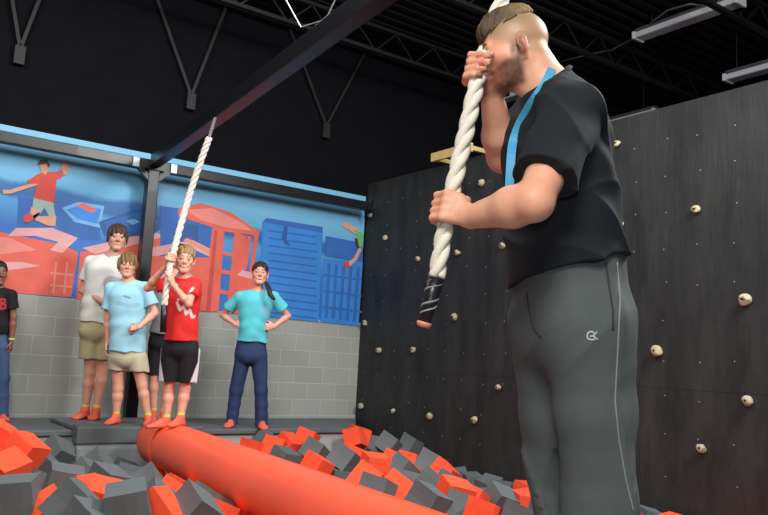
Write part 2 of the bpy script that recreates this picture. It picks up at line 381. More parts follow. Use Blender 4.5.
painted('painted_blocks', [
    ('deepblue', [(18, 196), (50, 202), (50, 235), (16, 240)]), ('deepblue', [(50, 205), (100, 205), (100, 240), (60, 240)]),
    ('red', [(-30, 230), (0, 232), (58, 244), (78, 252), (71, 297), (-30, 290)]),
    ('pink', [(-30, 232), (10, 238), (36, 250), (2, 254), (-30, 252)]),
    ('palepink', [(8, 236), (16, 228), (52, 228), (78, 238), (62, 253), (50, 250), (58, 242), (36, 236)]),
    ('palepink', [(-10, 262), (22, 262), (40, 266), (18, 269), (-10, 272)]),
    ('pink', [(55, 262), (57, 262), (54, 293), (52, 293)]), ('pink', [(66, 262), (68, 262), (65, 294), (63, 294)]), ('pink', [(50, 272), (73, 274), (73, 276), (50, 274)]), ('pink', [(50, 284), (72, 286), (72, 288), (50, 286)]),
    ('red', [(80, 252), (100, 250), (160, 236), (162, 308), (76, 299)]), ('palepink', [(82, 248), (100, 244), (152, 232), (165, 236), (130, 246), (95, 254)]),
    ('pink', [(86, 256), (92, 257), (84, 296), (79, 295)])], 'red painted blocks with pale pink tops')
painted('painted_rooftops', [
    ('paleblue', [(62, 208), (78, 202), (104, 206), (100, 228), (74, 222)]), ('midblue', [(66, 210), (79, 205), (101, 209), (97, 224), (77, 219)]),
    ('red', [(76, 206), (82, 203), (97, 210), (92, 213)]),
    ('navy', [(98, 222), (140, 208), (172, 222), (150, 236), (104, 236)]), ('deepblue', [(104, 222), (140, 212), (160, 222), (140, 232), (108, 232)]), ('paleblue', [(126, 221), (134, 219), (140, 222), (132, 225)])])
IT = [('deepblue', [(160, 206), (222, 214), (222, 300), (160, 300)]), ('navy', [(176, 222), (198, 226), (198, 250), (176, 250)]),
      ('red', [(178, 208), (200, 203), (230, 212), (259, 232), (258, 236), (226, 232), (196, 222), (178, 216)]), ('pink', [(186, 210), (212, 208), (240, 222), (252, 231), (224, 227), (200, 220)])]
IT += [('palepink', [(150, 248), (192, 240), (212, 250), (212, 258), (190, 248), (150, 258)]),
       ('red', [(150, 256), (212, 258), (212, 312), (150, 306)]),
       ('pink', [(183, 240), (187, 238), (212, 252), (210, 255)]),
       ('red', [(212, 228), (224, 231), (218, 312), (202, 310)]), ('red', [(234, 232), (246, 236), (240, 314), (226, 313)]), ('red', [(247, 236), (251, 237), (246, 270), (242, 270)]), ('red', [(254, 234), (258, 236), (252, 275), (248, 275)]),
       ('darkred', [(214, 230), (217, 231), (210, 311), (205, 311)]),
       ('red', [(216, 250), (236, 254), (236, 258), (216, 254)]), ('red', [(214, 268), (234, 272), (234, 276), (214, 272)]), ('red', [(212, 288), (232, 292), (232, 296), (212, 292)]),
       ('palepink', [(242, 270), (262, 276), (262, 282), (236, 275)]), ('red', [(236, 275), (262, 282), (262, 316), (232, 313)])]
painted('painted_tower', IT, 'tall open-framed red painted tower')
IT = [('midblue', [(262, 222), (322, 232), (318, 322), (258, 316)]), ('deepblue', [(262, 222), (266, 218), (322, 227), (322, 233)])]
for k in range(12): y0 = 230+k*7.4; IT.append(('deepblue', [(268, y0), (316, y0+6.2), (316, y0+7.8), (268, y0+1.6)]))
IT += [('midblue', [(323, 258), (362, 262), (358, 326), (320, 322)])]
for k in range(5): IT.append(('deepblue', [(327+k*7.3, 263+k), (330+k*7.3, 263.5+k), (327+k*7, 318+k), (324+k*7, 318+k)]))
for k in range(3): IT.append(('deepblue', [(323, 274+k*16), (361, 279+k*16), (361, 281+k*16), (323, 276+k*16)]))
IT += [('deepblue', [(325, 236), (362, 243), (362, 262), (325, 256)]), ('navy', [(284, 226), (287, 226), (286, 240), (290, 246), (284, 244), (281, 238)])]
painted('painted_shutter', IT, 'blue painted high-rises with horizontal louvres')
painted('painted_jumper', [('skin', [(2, 190), (10, 190), (36, 182), (38, 185), (10, 194), (3, 194)]), ('skin', [(62, 163), (66, 160), (69, 166), (66, 176), (60, 172)]),
    ('shirt', [(27, 181), (38, 174), (46, 172), (56, 172), (62, 170), (63, 176), (56, 180), (54, 203), (33, 198), (37, 184), (28, 184)]),
    ('skin', [(39, 164), (48, 164), (48, 171), (45, 175), (41, 172)]), ('hair', [(37, 165), (40, 160), (46, 160), (50, 165), (48, 168), (46, 164), (40, 165)]),
    ('shorts', [(33, 198), (53, 203), (55, 217), (49, 217), (44, 208), (40, 214), (32, 208)]),
    ('skin', [(31, 207), (40, 212), (36, 217), (30, 217), (50, 216), (56, 216), (55, 226), (48, 226), (34, 220), (28, 219)]), ('darkred', [(23, 216), (30, 213), (34, 219), (28, 223), (23, 222)])], 'painted figure in a red shirt leaping with arms spread')
painted('painted_jumper', [('skin', [(341, 226), (344, 222), (356, 228), (359, 234), (354, 234)]), ('green', [(352, 229), (363, 234), (361, 248), (356, 244), (357, 236)]), ('hair', [(354, 238), (357, 239), (358, 249), (355, 247)]),
    ('skin', [(358, 248), (361, 249), (356, 260), (347, 268), (345, 264), (353, 258)]), ('darkred', [(342, 262), (348, 262), (349, 268), (343, 267)])], 'painted figure in green tumbling at the right end')
# ------------------------------------------------------------------ steel frame
fr = tag(empty('steel_frame', (2.76, 8.15, ZP)), 'black steel frame post with long beams, holding the climbing rope above the pit', 'steel frame')
YB = 8.2; zb = 2.845
D = np.array([.097, .995, 0]); D /= np.linalg.norm(D)
bm = bmesh.new(); box(bm, (2.70, YB-.06, ZP), (2.82, YB+.06, zb-.06)); from_bm('post', bm, M['steel'], fr, bevel=.008)
bm = bmesh.new(); box(bm, (-6, YB-.05, zb-.06), (XR-.14, YB+.05, zb+.05)); from_bm('wall_beam', bm, M['steel'], fr, bevel=.008)
bm = bmesh.new(); e0 = np.array([2.76, 8.14, zb+.04]); bar(bm, e0, e0-D*10.5, .11, .13); from_bm('overhead_beam', bm, M['steel'], fr, bevel=.008)
bm = bmesh.new()
bar(bm, (2.6, YB-.03, zb-.05), (2.72, YB-.03, zb-.16), .05, .05, (0, 1, 0)); bar(bm, (2.92, YB-.03, zb-.05), (2.80, YB-.03, zb-.16), .05, .05, (0, 1, 0))
from_bm('corner_brace', bm, M['steel'], fr)
bsm = mat('bare_steel', (170, 175, 182), .35, metal=.5)
for xa in (2.52, 2.93): bm = bmesh.new(); box(bm, (xa, YB-.075, zb-.06), (xa+.07, YB-.05, zb+.04)); from_bm('joint_plate', bm, bsm, fr, bevel=.004)
bm = bmesh.new(); box(bm, (XR-.16, YB-.08, zb-.09), (XR-.13, YB+.08, zb+.08)); from_bm('end_plate', bm, M['steel'], fr)
bm = bmesh.new(); box(bm, (2.64, YB-.11, ZP), (2.88, YB+.11, ZP+.012)); from_bm('base_plate', bm, M['steel'], fr)
def onbeam(y): return e0-D*(e0[1]-y)/D[1]
# wire hangers carrying the beam
for n_, (yh, pa) in enumerate(((3.95, [(302, 38), (301, 27), (286, 0)]), (3.85, [(313, 44), (315, 26), (328, 15), (335, 0)]))):
    q = onbeam(yh); q[2] += .075; pts = [q]
    for x, y in pa[1:]:
        pts.append(q+[0, 0, 0]); a = onx(x, y, q[0]); pts[-1] = a
    a = pts[-1]; s = (ZC-.02-a[2])/max(a[2]-pts[-2][2], .05); pts.append(a+(a-pts[-2])*s)
    bm = bmesh.new(); tube(bm, pts, .0042, 6)
    tag(from_bm('hanger_wire', bm, mat('wire', (190, 190, 190), .35, metal=.5)), ['thin steel hanger wire holding the overhead beam, left of the pair', 'thin steel hanger wire holding the overhead beam, right of the pair'][n_], 'wire', 'hanger wires of the overhead beam')
# V braces on the black upper wall
for n_, (p, q, r) in enumerate((((165, 22), (191, 96), (220, 22)), ((311, 86), (326, 126), (362, 58)), ((12, 0), (20, 49), (39, 0)))):
    t = tag(empty('wall_brace', tuple(ony(*q, YW-.05))), ['dark v-shaped steel brace on the upper wall above the post', 'dark v-shaped steel brace on the upper wall right of the overhead beam', 'dark v-shaped steel brace on the upper wall at the far left'][n_], 'brace', 'v-shaped braces on the upper wall')
    for a in (p, r):
        A = ony(*a, YW-.06); B = ony(*q, YW-.06)
        A = B+(A-B)*((ZC-B[2])/(A[2]-B[2])) if A[2] > B[2] else A
        bm = bmesh.new(); bar(bm, A, B, .035, .03, (0, 1, 0)); from_bm('strut', bm, M['steel_j'], t)
    B = ony(*q, YW-.06); bm = bmesh.new(); box(bm, B-[.05, .03, .16], B+[.05, .05, .03]); from_bm('foot_plate', bm, M['steel_j'], t)
# unlit ceiling lamps (long diffuser tubes)
LM = [((640, 38), (738, 0), 4.72, 'long unlit grey ceiling strip lamp at the top right, nearest of the strip lamps'),
      ((580, 134), (653, 111), 4.4, 'unlit ceiling strip lamp just above the climbing wall behind the man\'s shoulder'),
      ((729, 79.5), (790, 61), 4.4, 'unlit ceiling strip lamp above the climbing wall at the right edge'),
      ((494, 102), (524, 93), 4.6, 'small unlit ceiling strip lamp seen under the man\'s chin')]
for a, b, z, lb in LM:
    A, B = onz(*a, z), onz(*b, z); B[0] = A[0] = (A[0]+B[0])/2
    t = tag(empty('strip_lamp', tuple((A+B)/2)), lb, 'ceiling lamp', 'unlit strip lamps under the roof')
    bm = bmesh.new(); bar(bm, A, B, .17, .07); from_bm('diffuser', bm, M['lampgrey'], t, bevel=.02)
    d = (B-A)/np.linalg.norm(B-A)
    for e in (A, B):
        bm = bmesh.new(); bar(bm, e-d*.02, e+d*.02, .19, .09); from_bm('end_cap', bm, M['lampgrey'], t, bevel=.01)
    bm = bmesh.new(); bar(bm, A+[0, 0, .06], B+[0, 0, .06], .10, .05); from_bm('housing', bm, M['lampbody'], t)
    for s in (.15, .85):
        bm = bmesh.new(); q = A+(B-A)*s; tube(bm, [q+[0, 0, .08], (q[0], q[1], ZC)], .005, 6)
        from_bm('hanging_rod', bm, M['steel_j'], t)
# conduit cable looping beside the nearest lamp
bm = bmesh.new(); pts = [onz(x, y, 4.8) for x, y in [(560, 62), (590, 54), (612, 50), (640, 35), (652, 22), (668, 10), (690, 4), (705, 6)]]
tube(bm, pts, .012, 6); tag(from_bm('ceiling_cable', bm, M['lampbody'], smooth=True), 'dark cable looping under the roof beside the nearest strip lamp', 'cable')
# wooden ledge frame on top of the climbing wall
t = tag(empty('wood_frame', tuple(onx(455, 165, XR))), 'pale bare wooden frame on the top edge of the climbing wall behind the rope', 'wood frame')
wood = mat('pale_pine', (206, 182, 120), .7, noise=(8, .12))
a = onx(432, 158, XR-.12); b = onx(471, 168, XR-.12); b[2] = a[2]
zt = a[2]
bm = bmesh.new(); box(bm, (XR-.14, b[1], zt-.05), (XR-.10, a[1], zt+.05)); from_bm('front_board', bm, wood, t, bevel=.004)
bm = bmesh.new(); box(bm, (XR+.42, b[1]-.1, zt-.04), (XR+.46, a[1], zt+.05)); from_bm('back_board', bm, wood, t, bevel=.004)
for y_ in (b[1]-.0, a[1]-.04):
    bm = bmesh.new(); box(bm, (XR-.10, y_, zt-.03), (XR+.42, y_+.04, zt+.02)); from_bm('cross_board', bm, wood, t, bevel=.004)
bm = bmesh.new(); box(bm, (XR+.13, b[1]+.3, 2.9), (XR+.17, b[1]+.36, zt-.03)); from_bm('prop', bm, wood, t)
# ------------------------------------------------------------------ climbing holds
hm = mat('resin_hold', (176, 166, 138), .7, noise=(14, .2), bump=(20, .5, .01))
HL = [(618, 144, 'sand-coloured climbing hold high up, just right of the man\'s shoulder'), (697, 210, 'climbing hold high on the wall, alone between the man and the right edge'),
      (746, 300, 'climbing hold nearest the right edge at the height of the man\'s hip'), (658, 351, 'climbing hold just right of the trousers at thigh height'),
      (749, 401, 'squarish climbing hold near the right edge, knee height'), (703, 448, 'lowest climbing hold right of the man'), (622, 225, 'climbing hold half hidden behind the back of the man\'s shirt hem'),
      (386, 238, 'small dim climbing hold near the wall corner beside the mural end'), (419, 259, 'climbing hold left of the rope, level with the rope hand'), (458.5, 253, 'climbing hold just right of the rope below the hand'),
      (504, 246, 'climbing hold just left of the man\'s shirt front'), (482, 183, 'dim climbing hold under the man\'s raised elbow'), (366, 323, 'climbing hold at the corner above the block wall top'),
      (380, 350, 'climbing hold in the corner, left of the pair below the rope end'), (414.5, 350, 'climbing hold right below the black rope end'), (456, 317, 'climbing hold right of the black rope end'),
      (500, 387.5, 'climbing hold just left of the trousers at thigh height'), (362, 406, 'lowest climbing hold in the corner next to the platform'), (394, 411, 'second climbing hold from the corner in the lowest row'),
      (431, 416, 'third climbing hold from the corner in the lowest row'), (476, 420, 'fourth climbing hold from the corner in the lowest row, nearest the trousers'), (371, 215, 'dim climbing hold high in the corner under the steel beam end')]
for n_, (x, y, lb) in enumerate(HL):
    c = onx(x, y, XR); rn = random.Random(n_*7+1); sz = .048*rn.uniform(.8, 1.15)
    if x < 640: sz *= .95
    bm = bmesh.new(); bmesh.ops.create_icosphere(bm, subdivisions=3, radius=1)
    ax = [Vector((rn.uniform(-1, 1), rn.uniform(-1, 1), rn.uniform(-1, 1))).normalized() for _ in range(9)]; of = [rn.uniform(.62, .9) for _ in ax]
    for v in bm.verts:
        for a_, o_ in zip(ax, of):
            dd = v.co.dot(a_)-o_
            if dd > 0: v.co -= a_*dd*.85
        rr = math.hypot(v.co.y, v.co.z-.0)
        if v.co.x < -.3 and rr < .28: v.co.x += .25
        v.co = Vector((max(min(v.co.x, .55), -1)*.85, v.co.y*rn.uniform(.98, 1.02), v.co.z*.88))*sz
    t = tag(from_bm('climbing_hold', bm, hm, smooth=False), lb, 'climbing hold', 'sandy resin holds bolted to the climbing wall')
    t.location = (XR-.02*1.0, c[1], c[2]); t.rotation_euler = (rn.uniform(-.6, .6), 0, 0)
    bm = bmesh.new(); bmesh.ops.create_cone(bm, cap_ends=True, segments=6, radius1=.009, radius2=.009, depth=.012, matrix=Matrix.Translation((-sz*.72, 0, 0)) @ Matrix.Rotation(math.pi/2, 4, 'Y'))
    bo = from_bm('bolt', bm, M['steel_j']); bo.parent = t
# ------------------------------------------------------------------ red roll
RR = .187; ZR = .113; U = np.array([D[1], -D[0], 0]); RA = U*1.8714+np.array([0, 0, ZR])
ra = RA+D*7.08; rb = RA+D*2.9
rm = mat('red_vinyl', (252, 98, 64), .42, noise=(2.5, .05), bump=(5, .15, .02), spec=.4)
t = tag(empty('foam_roll', tuple(ra)), 'long bright red padded roll lying across the foam pit under the boy in red', 'foam roll')
def rollseg(name, s0, s1, r, m, n=40):
    bm = bmesh.new(); k = max(2, int((s0-s1)/.08)); rings = []
    for i in range(k+1):
        c = RA+D*(s0+(s1-s0)*i/k); rr = r*(1+.006*math.sin(i*1.7))
        if s0 > 6.7 and i == 0: rr = r*.93
        rings.append([bm.verts.new(c+(U*math.cos(a)+np.array([0, 0, 1])*math.sin(a))*rr) for a in [2*math.pi*j/n for j in range(n)]])
    for A, B in zip(rings, rings[1:]):
        for j in range(n): bm.faces.new((A[j], A[(j+1) % n], B[(j+1) % n], B[j]))
    for R_, c, sg in ((rings[0], s0, 1), (rings[-1], s1, -1)):
        cc = bm.verts.new(RA+D*(c+sg*.015))
        for j in range(n): bm.faces.new((R_[j], R_[(j+1) % n], cc))
    return from_bm(name, bm, m, t, smooth=True)
rollseg('cover', 6.96, 2.2, RR, rm)
rollseg('end_sleeve', 7.0, 6.5, RR+.004, rm)
bm = bmesh.new(); bmesh.ops.create_circle(bm, radius=.004, segments=6)
for e in list(bm.verts): bm.verts.remove(e)
tube(bm, [RA+D*s+(U*math.cos(1.25)+np.array([0, 0, 1])*math.sin(1.25))*(RR+.001) for s in np.linspace(6.4, 2.25, 40)], .004, 6)
from_bm('seam', bm, rm, t, smooth=True)
# end of roll rests against a strap stand under the walkway edge
# ------------------------------------------------------------------ foam cubes
fo = mat('orange_foam', (248, 88, 56), .9, noise=(4, .06), bump=(60, .3, .004), spec=.2); fg = mat('grey_foam', (98, 104, 106), .92, noise=(4, .07), bump=(60, .3, .004), spec=.2)
O, Gy = 'o', 'g'
CB = [ # px, py, z, colour, rot x,y,z in degrees, size
 (-3, 438, .27, O, 20, 30, 10), (22, 454, .2, O, 30, 10, 40), (10, 470, .12, O, 25, -15, 20), (-22, 470, .10, O, 5, 20, 60), (56, 453, .02, Gy, 42, 20, 35), (44, 472, .02, Gy, 20, 40, 10), (63, 484, .08, Gy, 8, 12, -10), (88, 479, .02, Gy, 30, 20, 30), (97, 468, -.02, Gy, 35, 35, 20),
 (20, 500, .14, Gy, 5, -6, -25), (79, 497, .03, O, 55, 5, 40), (50, 514, .08, O, 20, 50, 20), (74, 511, .12, Gy, 40, 10, 60), (107, 484, .06, Gy, 20, 12, 25), (103, 500, .04, O, 20, 15, -20), (121, 509, .15, Gy, 12, -12, -20),
 (132, 480, -.06, Gy, 10, 20, 50), (148, 486, -.03, Gy, 35, 45, 20), (158, 475, -.12, O, 20, 40, 30), (174, 499, .02, O, 25, 20, 50), (187, 489, -.03, O, 12, 25, 15), (154, 507, .05, Gy, 40, 35, 10), (160, 514, .1, O, 45, 10, 45), (208, 507, .0, Gy, 10, 30, 10), (226, 520, -.05, O, 15, 20, 40),
 (36, 488, -.02, Gy, 20, 20, 70), (118, 470, -.16, Gy, 10, 20, 10), (-14, 500, .04, O, 20, 10, 10), (140, 498, -.05, Gy, 5, 25, 40), (190, 512, .1, Gy, 30, 30, 20), (92, 520, .1, Gy, 20, 15, 20),
 (255, 441, .03, Gy, 42, 12, 30), (252, 451, .03, O, 10, 12, 35), (273, 449, .05, O, 15, 20, 50), (288, 446, .06, O, 32, 10, 20), (307, 440, .07, O, 15, 18, 35), (327, 430, .09, O, 5, 12, -10), (344, 430, -.02, Gy, 20, 20, 20), (355, 438, .08, O, -18, 12, 30),
 (284, 460, .0, Gy, 20, 10, 15), (314, 452, .02, Gy, 25, 25, 40), (342, 462, .05, Gy, 30, 20, 40), (316, 468, .02, O, 20, 20, 20), (375, 467, .08, O, 8, 5, -15), (357, 460, -.02, O, 15, 25, 25), (372, 445, .0, Gy, 10, 15, 50), (388, 445, .05, Gy, 28, 24, 35),
 (366, 482, .05, O, 30, 30, 45), (378, 492, .05, Gy, 10, 20, 30), (394, 490, .05, O, 35, 20, 50), (402, 470, .0, Gy, 20, 35, 10), (407, 486, .0, Gy, 10, 20, 40), (408, 464, -.06, O, 10, 20, 35), (427, 466, .0, Gy, 25, 20, 45), (443, 474, -.03, O, 35, 20, 25),
 (431, 486, .08, Gy, 35, 10, 45), (427, 503, .06, Gy, 25, 15, 20), (454, 496, .06, O, 15, 12, -18), (471, 502, -.05, O, 15, 30, 20), (500, 502, -.05, Gy, 28, 18, -8), (526, 507, -.08, O, 4, 6, -25), (463, 513, .0, Gy, 15, 30, 40), (485, 518, .0, O, 10, 20, 20), (450, 486, -.08, Gy, 20, 20, 20),
 (335, 476, -.06, Gy, 10, 10, 10), (392, 462, -.08, O, 20, 20, 45), (352, 449, -.08, Gy, 30, 10, 10), (300, 458, -.08, O, 20, 20, 60), (512, 520, .0, Gy, 20, 10, 50), (545, 520, -.02, Gy, 10, 10, 30), (418, 478, -.1, O, 20, 30, 10)]
SZ = .188
class Cube: pass
cubes = []
for i, c in enumerate(CB):
    o = Cube(); o.p = onz(c[0], c[1], c[2]-.0); o.c = c[3]; o.r = c[4:7]; o.key = c; o.hand = True; cubes.append(o)
rn = random.Random(11)
for lay, z in ((0, -.27), (1, -.5)):
    y = 2.17
    while y < 7.1:
        x = -1.5
        while x < 5.6:
            q = Cube(); q.p = np.array([x+rn.uniform(-.03, .03), y+rn.uniform(-.03, .03), z+rn.uniform(-.03, .03)]); q.c = O if rn.random() < .42 else Gy
            q.r = (rn.uniform(-14, 14), rn.uniform(-14, 14), rn.uniform(-25, 25)); q.hand = False
            inside = X0-.14 < q.p[0] < X1+.14 and q.p[1] > Y0-.22
            near = abs((q.p-RA)@U) < .32 and lay == 0 and q.p[1] < 7
            if not inside and not (lay == 1 and z < -.4 and rn.random() < 1.0) and q.p[1] < 7.08 :
                if min(np.linalg.norm(q.p-o.p) for o in cubes) > .225: cubes.append(q)
            x += .262
        y += .262
# loose cubes on top where the photograph does not look
for k in range(170):
    x, y = rn.uniform(-1.3, 5.5), rn.uniform(2.25, 7.0); z = rn.uniform(-.04, .03)
    if X0-.15 < x < X1+.15 and y > Y0-.3: continue
    p = np.array([x, y, z])
    if abs((p-RA)@U) < .34: continue
    c_ = CM.T@(p-CC); 
    px, py = 384+FP*c_[0]/-c_[2], 257.5-FP*c_[1]/-c_[2]
    if c_[2] < -.1 and -25 < px < 790 and py < 545: continue
    if min(np.linalg.norm(p-o.p) for o in cubes) < .25: continue
    q = Cube(); q.p = p; q.c = O if rn.random() < .45 else Gy; q.r = (rn.uniform(-40, 40), rn.uniform(-40, 40), rn.uniform(0, 90)); q.hand = False; cubes.append(q)
# settle: push overlapping neighbours apart a little
for it in range(14):
    for i in range(len(cubes)):
        for j in range(i+1, len(cubes)):
            d = cubes[j].p-cubes[i].p; L = np.linalg.norm(d)
            if L < .19 and L > 1e-6:
                mv = d/L*(.19-L)*.5; wi = .35 if cubes[i].hand else 1; wj = .35 if cubes[j].hand else 1
                cubes[i].p = cubes[i].p-mv*wi; cubes[j].p = cubes[j].p+mv*wj
for q in cubes:
    # keep clear of roll, platform, landing block and climbing wall
    a = (q.p-RA)@U; b = q.p[2]-ZR; L = math.hypot(a, b)
    if L < RR+.115 and q.p[1] < 7.05:
        s = (RR+.115)/max(L, .01); q.p = q.p+U*(a*s-a)+np.array([0, 0, b*s-b])
    q.p[0] = min(q.p[0], XR-.14)
    if X0-.13 < q.p[0] < X1+.13 and q.p[1] > Y0-.27: q.p[1] = Y0-.27
    q.p[1] = min(q.p[1], 7.12)
def cube_mesh(seed):
    bm = bmesh.new(); bmesh.ops.create_cube(bm, size=SZ); bmesh.ops.subdivide_edges(bm, edges=bm.edges, cuts=3, use_grid_fill=True); r = random.Random(seed)
    ph = [r.uniform(0, 6.28) for _ in range(6)]
    for v in bm.verts:
        c = v.co; v.co = c*(1+.012*math.sin(c.x*18+ph[0])+.012*math.sin(c.y*20+ph[1])+.012*math.sin(c.z*17+ph[2])) if True else c
        v.co.x += .004*math.sin(c.z*22+ph[3]); v.co.y += .004*math.sin(c.x*22+ph[4])
    bmesh.ops.recalc_face_normals(bm, faces=bm.faces)
    me = bpy.data.meshes.new('foam_cube'); bm.to_mesh(me); bm.free(); return me
pool = {c: [cube_mesh(s+(50 if c == O else 0)) for s in range(4)] for c in (O, Gy)}
for c, m in ((O, fo), (Gy, fg)):
    for me in pool[c]: me.materials.append(m)
def where(px, py):
    if px < 60: zx = 'at the far left of the pit'
    elif px < 110: zx = 'by the landing block corner'
    elif px < 165: zx = 'before the slumped pad'
    elif px < 240: zx = 'under the left side of the roll'
    elif px < 300: zx = 'between roll and platform below the woman'
    elif px < 350: zx = 'by the platform end near the wall corner'
    elif px < 400: zx = 'beside the roll at the foot of the corner'
    elif px < 450: zx = 'under the climbing wall in mid pit'
    elif px < 492: zx = 'under the climbing wall near the trousers'
    else: zx = 'at the right end beside the trousers'
    return zx
ordw = ['first', 'second', 'third', 'fourth', 'fifth', 'sixth', 'seventh', 'eighth', 'ninth', 'tenth', 'eleventh', 'twelfth']
groups = {}
rays = {}
from mathutils.bvhtree import BVHTree
objs = []
for n_, q in enumerate(cubes):
    o = bpy.data.objects.new('foam_cube', pool[q.c][n_ % 4]); col.objects.link(o); o.location = q.p; o.rotation_euler = [math.radians(a) for a in q.r]
    o['category'] = 'foam cube'; o['group'] = 'loose foam cubes in the pit'; objs.append(o)
# which cubes show from here: coarse ray test over the pit
allv, allf, own = [], [], []
for i, o in enumerate(objs):
    mw = Matrix.LocRotScale(o.location, o.rotation_euler, None); k0 = len(allv); allv += [mw @ v.co for v in o.data.vertices]
    for p_ in o.data.polygons: allf.append([k0+v for v in p_.vertices]); own.append(i)
bv = BVHTree.FromPolygons(allv, allf); seen = {}
nearest = {}
for px in range(2, 768, 3):
    for py in range(412, 515, 3):
        d_ = Vector(ray(px, py)).normalized(); loc, no, fi, di = bv.ray_cast(Vector(CC), d_)
        if fi is not None: seen.setdefault(own[fi], []).append((px, py))
hidden = []
for i, o in enumerate(objs):
    cn = 'orange' if cubes[i].c == O else 'grey'
    if i in seen and len(seen[i]) > 2:
        s_ = np.mean(seen[i], 0); groups.setdefault((where(*s_), cn), []).append((s_[1], s_[0], o))
    elif cubes[i].hand: groups.setdefault((where(cubes[i].key[0], cubes[i].key[1]), cn), []).append((cubes[i].key[1]+40, cubes[i].key[0], o))
    else: hidden.append((i, o))
# what lies below the visible layer: one heap per colour
bm = bmesh.new()
for c in (O, Gy):
    for i, o in hidden:
        if cubes[i].c != c: continue
        f0 = len(bm.faces); k0 = len(bm.verts); bm.from_mesh(o.data); bm.verts.ensure_lookup_table()
        bmesh.ops.transform(bm, matrix=Matrix.LocRotScale(o.location, o.rotation_euler, None), verts=bm.verts[k0:])
        bm.faces.ensure_lookup_table()
        for f_ in bm.faces[f0:]: f_.material_index = 0 if c == O else 1
tag(from_bm('foam_cube_heap', bm, [fo, fg]), 'underlayer of orange and grey foam cubes filling the pit below the visible ones', 'foam cubes', None, 'stuff')
for i, o in hidden: bpy.data.objects.remove(o)
for (wh, cn), L in groups.items():
    L.sort(key=lambda t_: t_[0])
    for i, (py, px, o) in enumerate(L):
        if len(L) == 1: s = f'only {cn} foam cube {wh}'
        elif i == 0: s = f'topmost {cn} foam cube {wh}'
        elif i == len(L)-1: s = f'lowest {cn} foam cube {wh}'
        elif i < 12: s = f'{ordw[i]} {cn} foam cube from the top {wh}'
        else: s = f'{ordw[len(L)-1-i] if len(L)-1-i < 12 else "middle"} {cn} foam cube from the bottom {wh}'
        o['label'] = s
# ------------------------------------------------------------------ people
RT = CM[:, 0]*[1, 1, 0]; RT /= np.linalg.norm(RT)           # picture right and depth as world directions
FW = np.array([-RT[1], RT[0], 0]); UPV = np.array([0, 0, 1.])
TC = -FW
skinm = mat('skin', (225, 170, 145), .48, attr=True, noise=(30, .05), bump=(120, .12, .002), sss=.06)
clothm = mat('cotton', (100, 100, 100), .85, attr=True, noise=(60, .04), bump=(180, .15, .002), spec=.3)
rdg = lambda x: (1-np.abs(np.sin(x)))**2
hairm = mat('hair', (70, 50, 35), .6, attr=True, noise=(120, .25), bump=(140, .7, .004))
eyem = mat('eye_white', (196, 186, 180), .35); irism = mat('iris', (70, 60, 50), .2)
toothm = mat('teeth', (235, 230, 220), .3)
def L3(c): return np.array(lin(c)[:3])
def rotm(fwd, pitch=0, roll=0):
    f = nrm([fwd[0], fwd[1], 0]); r = np.cross(f, UPV)
    f2 = f*math.cos(pitch)+UPV*math.sin(pitch); u2 = np.cross(r, f2)
    r3 = r*math.cos(roll)+u2*math.sin(roll); u3 = np.cross(r3, f2)
    return np.stack([r3, f2, u3], 1)                        # columns right, forward, up
def head(S, c, R, s=1.0, smile=0, female=False, open_=0, ears=True, jz=1.0, jy=1.0):
    T = lambda x, y, z: np.array(c)+R@(np.array([x, y*(jy if z < -.05 else 1), z if z > -.02 else -.02+(z+.02)*jz])*s)
    q = s
    S.ell(T(0, -.012, .032), R, (.076*q, .097*q, .087*q), k=.01)
    S.ell(T(0, .028, -.035), R, (.060*q, .060*q, .078*q), k=.03*q)
    for e in (-1, 1):
        S.cone(T(e*.055, -.005, -.055), T(e*.022, .062, -.10), .017*q, .017*q, k=.028*q)
        S.cone(T(e*.045, .056, -.022), T(e*.05, .035, -.03), .019*q, k=.022*q)
    S.cone(T(-.012, .070, -.102), T(.012, .070, -.102), .018*q, k=.02*q)
    S.cone(T(-.034, .075, .021), T(.034, .075, .021), .0115*q, k=.018*q)
    for e in (-1, 1): S.ell(T(e*.032, .099, -.002), R, (.019*q, .017*q, .012*q), k=.014*q, op='s')
    for e in (-1, 1): S.ell(T(e*.032, .070, -.002), R, (.0155*q, .0165*q, .0125*q), k=.004*q)
    S.cone(T(0, .086, .008), T(0, .108, -.032), .0075*q, .0115*q, k=.012*q)
    for e in (-1, 1): S.cone(T(e*.011, .096, -.036), T(e*.012, .092, -.036), .0085*q, k=.008*q)
    # mouth
    S.cone(T(-.02-.006*smile, .078, -.066+.006*smile), T(0, .087, -.067), .0075*q, k=.010*q); S.cone(T(.02+.006*smile, .078, -.066+.006*smile), T(0, .087, -.067), .0075*q, k=.010*q)
    S.cone(T(-.015, .080, -.078), T(.015, .080, -.078), .0075*q, k=.010*q)
    if open_: S.ell(T(0, .090, -.070), R, (.026*q, .016*q, .011*q*open_), k=.003, op='s')
    else: S.cone(T(-.022, .090, -.0715+.005*smile), T(0, .099, -.0725), .0022*q, k=.004*q, op='s'); S.cone(T(.022, .090, -.0715+.005*smile), T(0, .099, -.0725), .0022*q, k=.004*q, op='s')
    if ears:
        for e in (-1, 1):
            Re = R@np.array(Matrix.Rotation(-e*.35, 3, 'Z'))
            S.ell(T(e*.079, -.014, -.008), Re, (.0075*q, .019*q, .031*q), k=.007*q)
            S.cone(T(e*.074, -.008, -.032), T(e*.074, -.008, -.036), .009*q, k=.006*q)
            S.ell(T(e*.089, -.012, -.002), Re, (.006*q, .010*q, .018*q), k=.004*q, op='s')
    return T
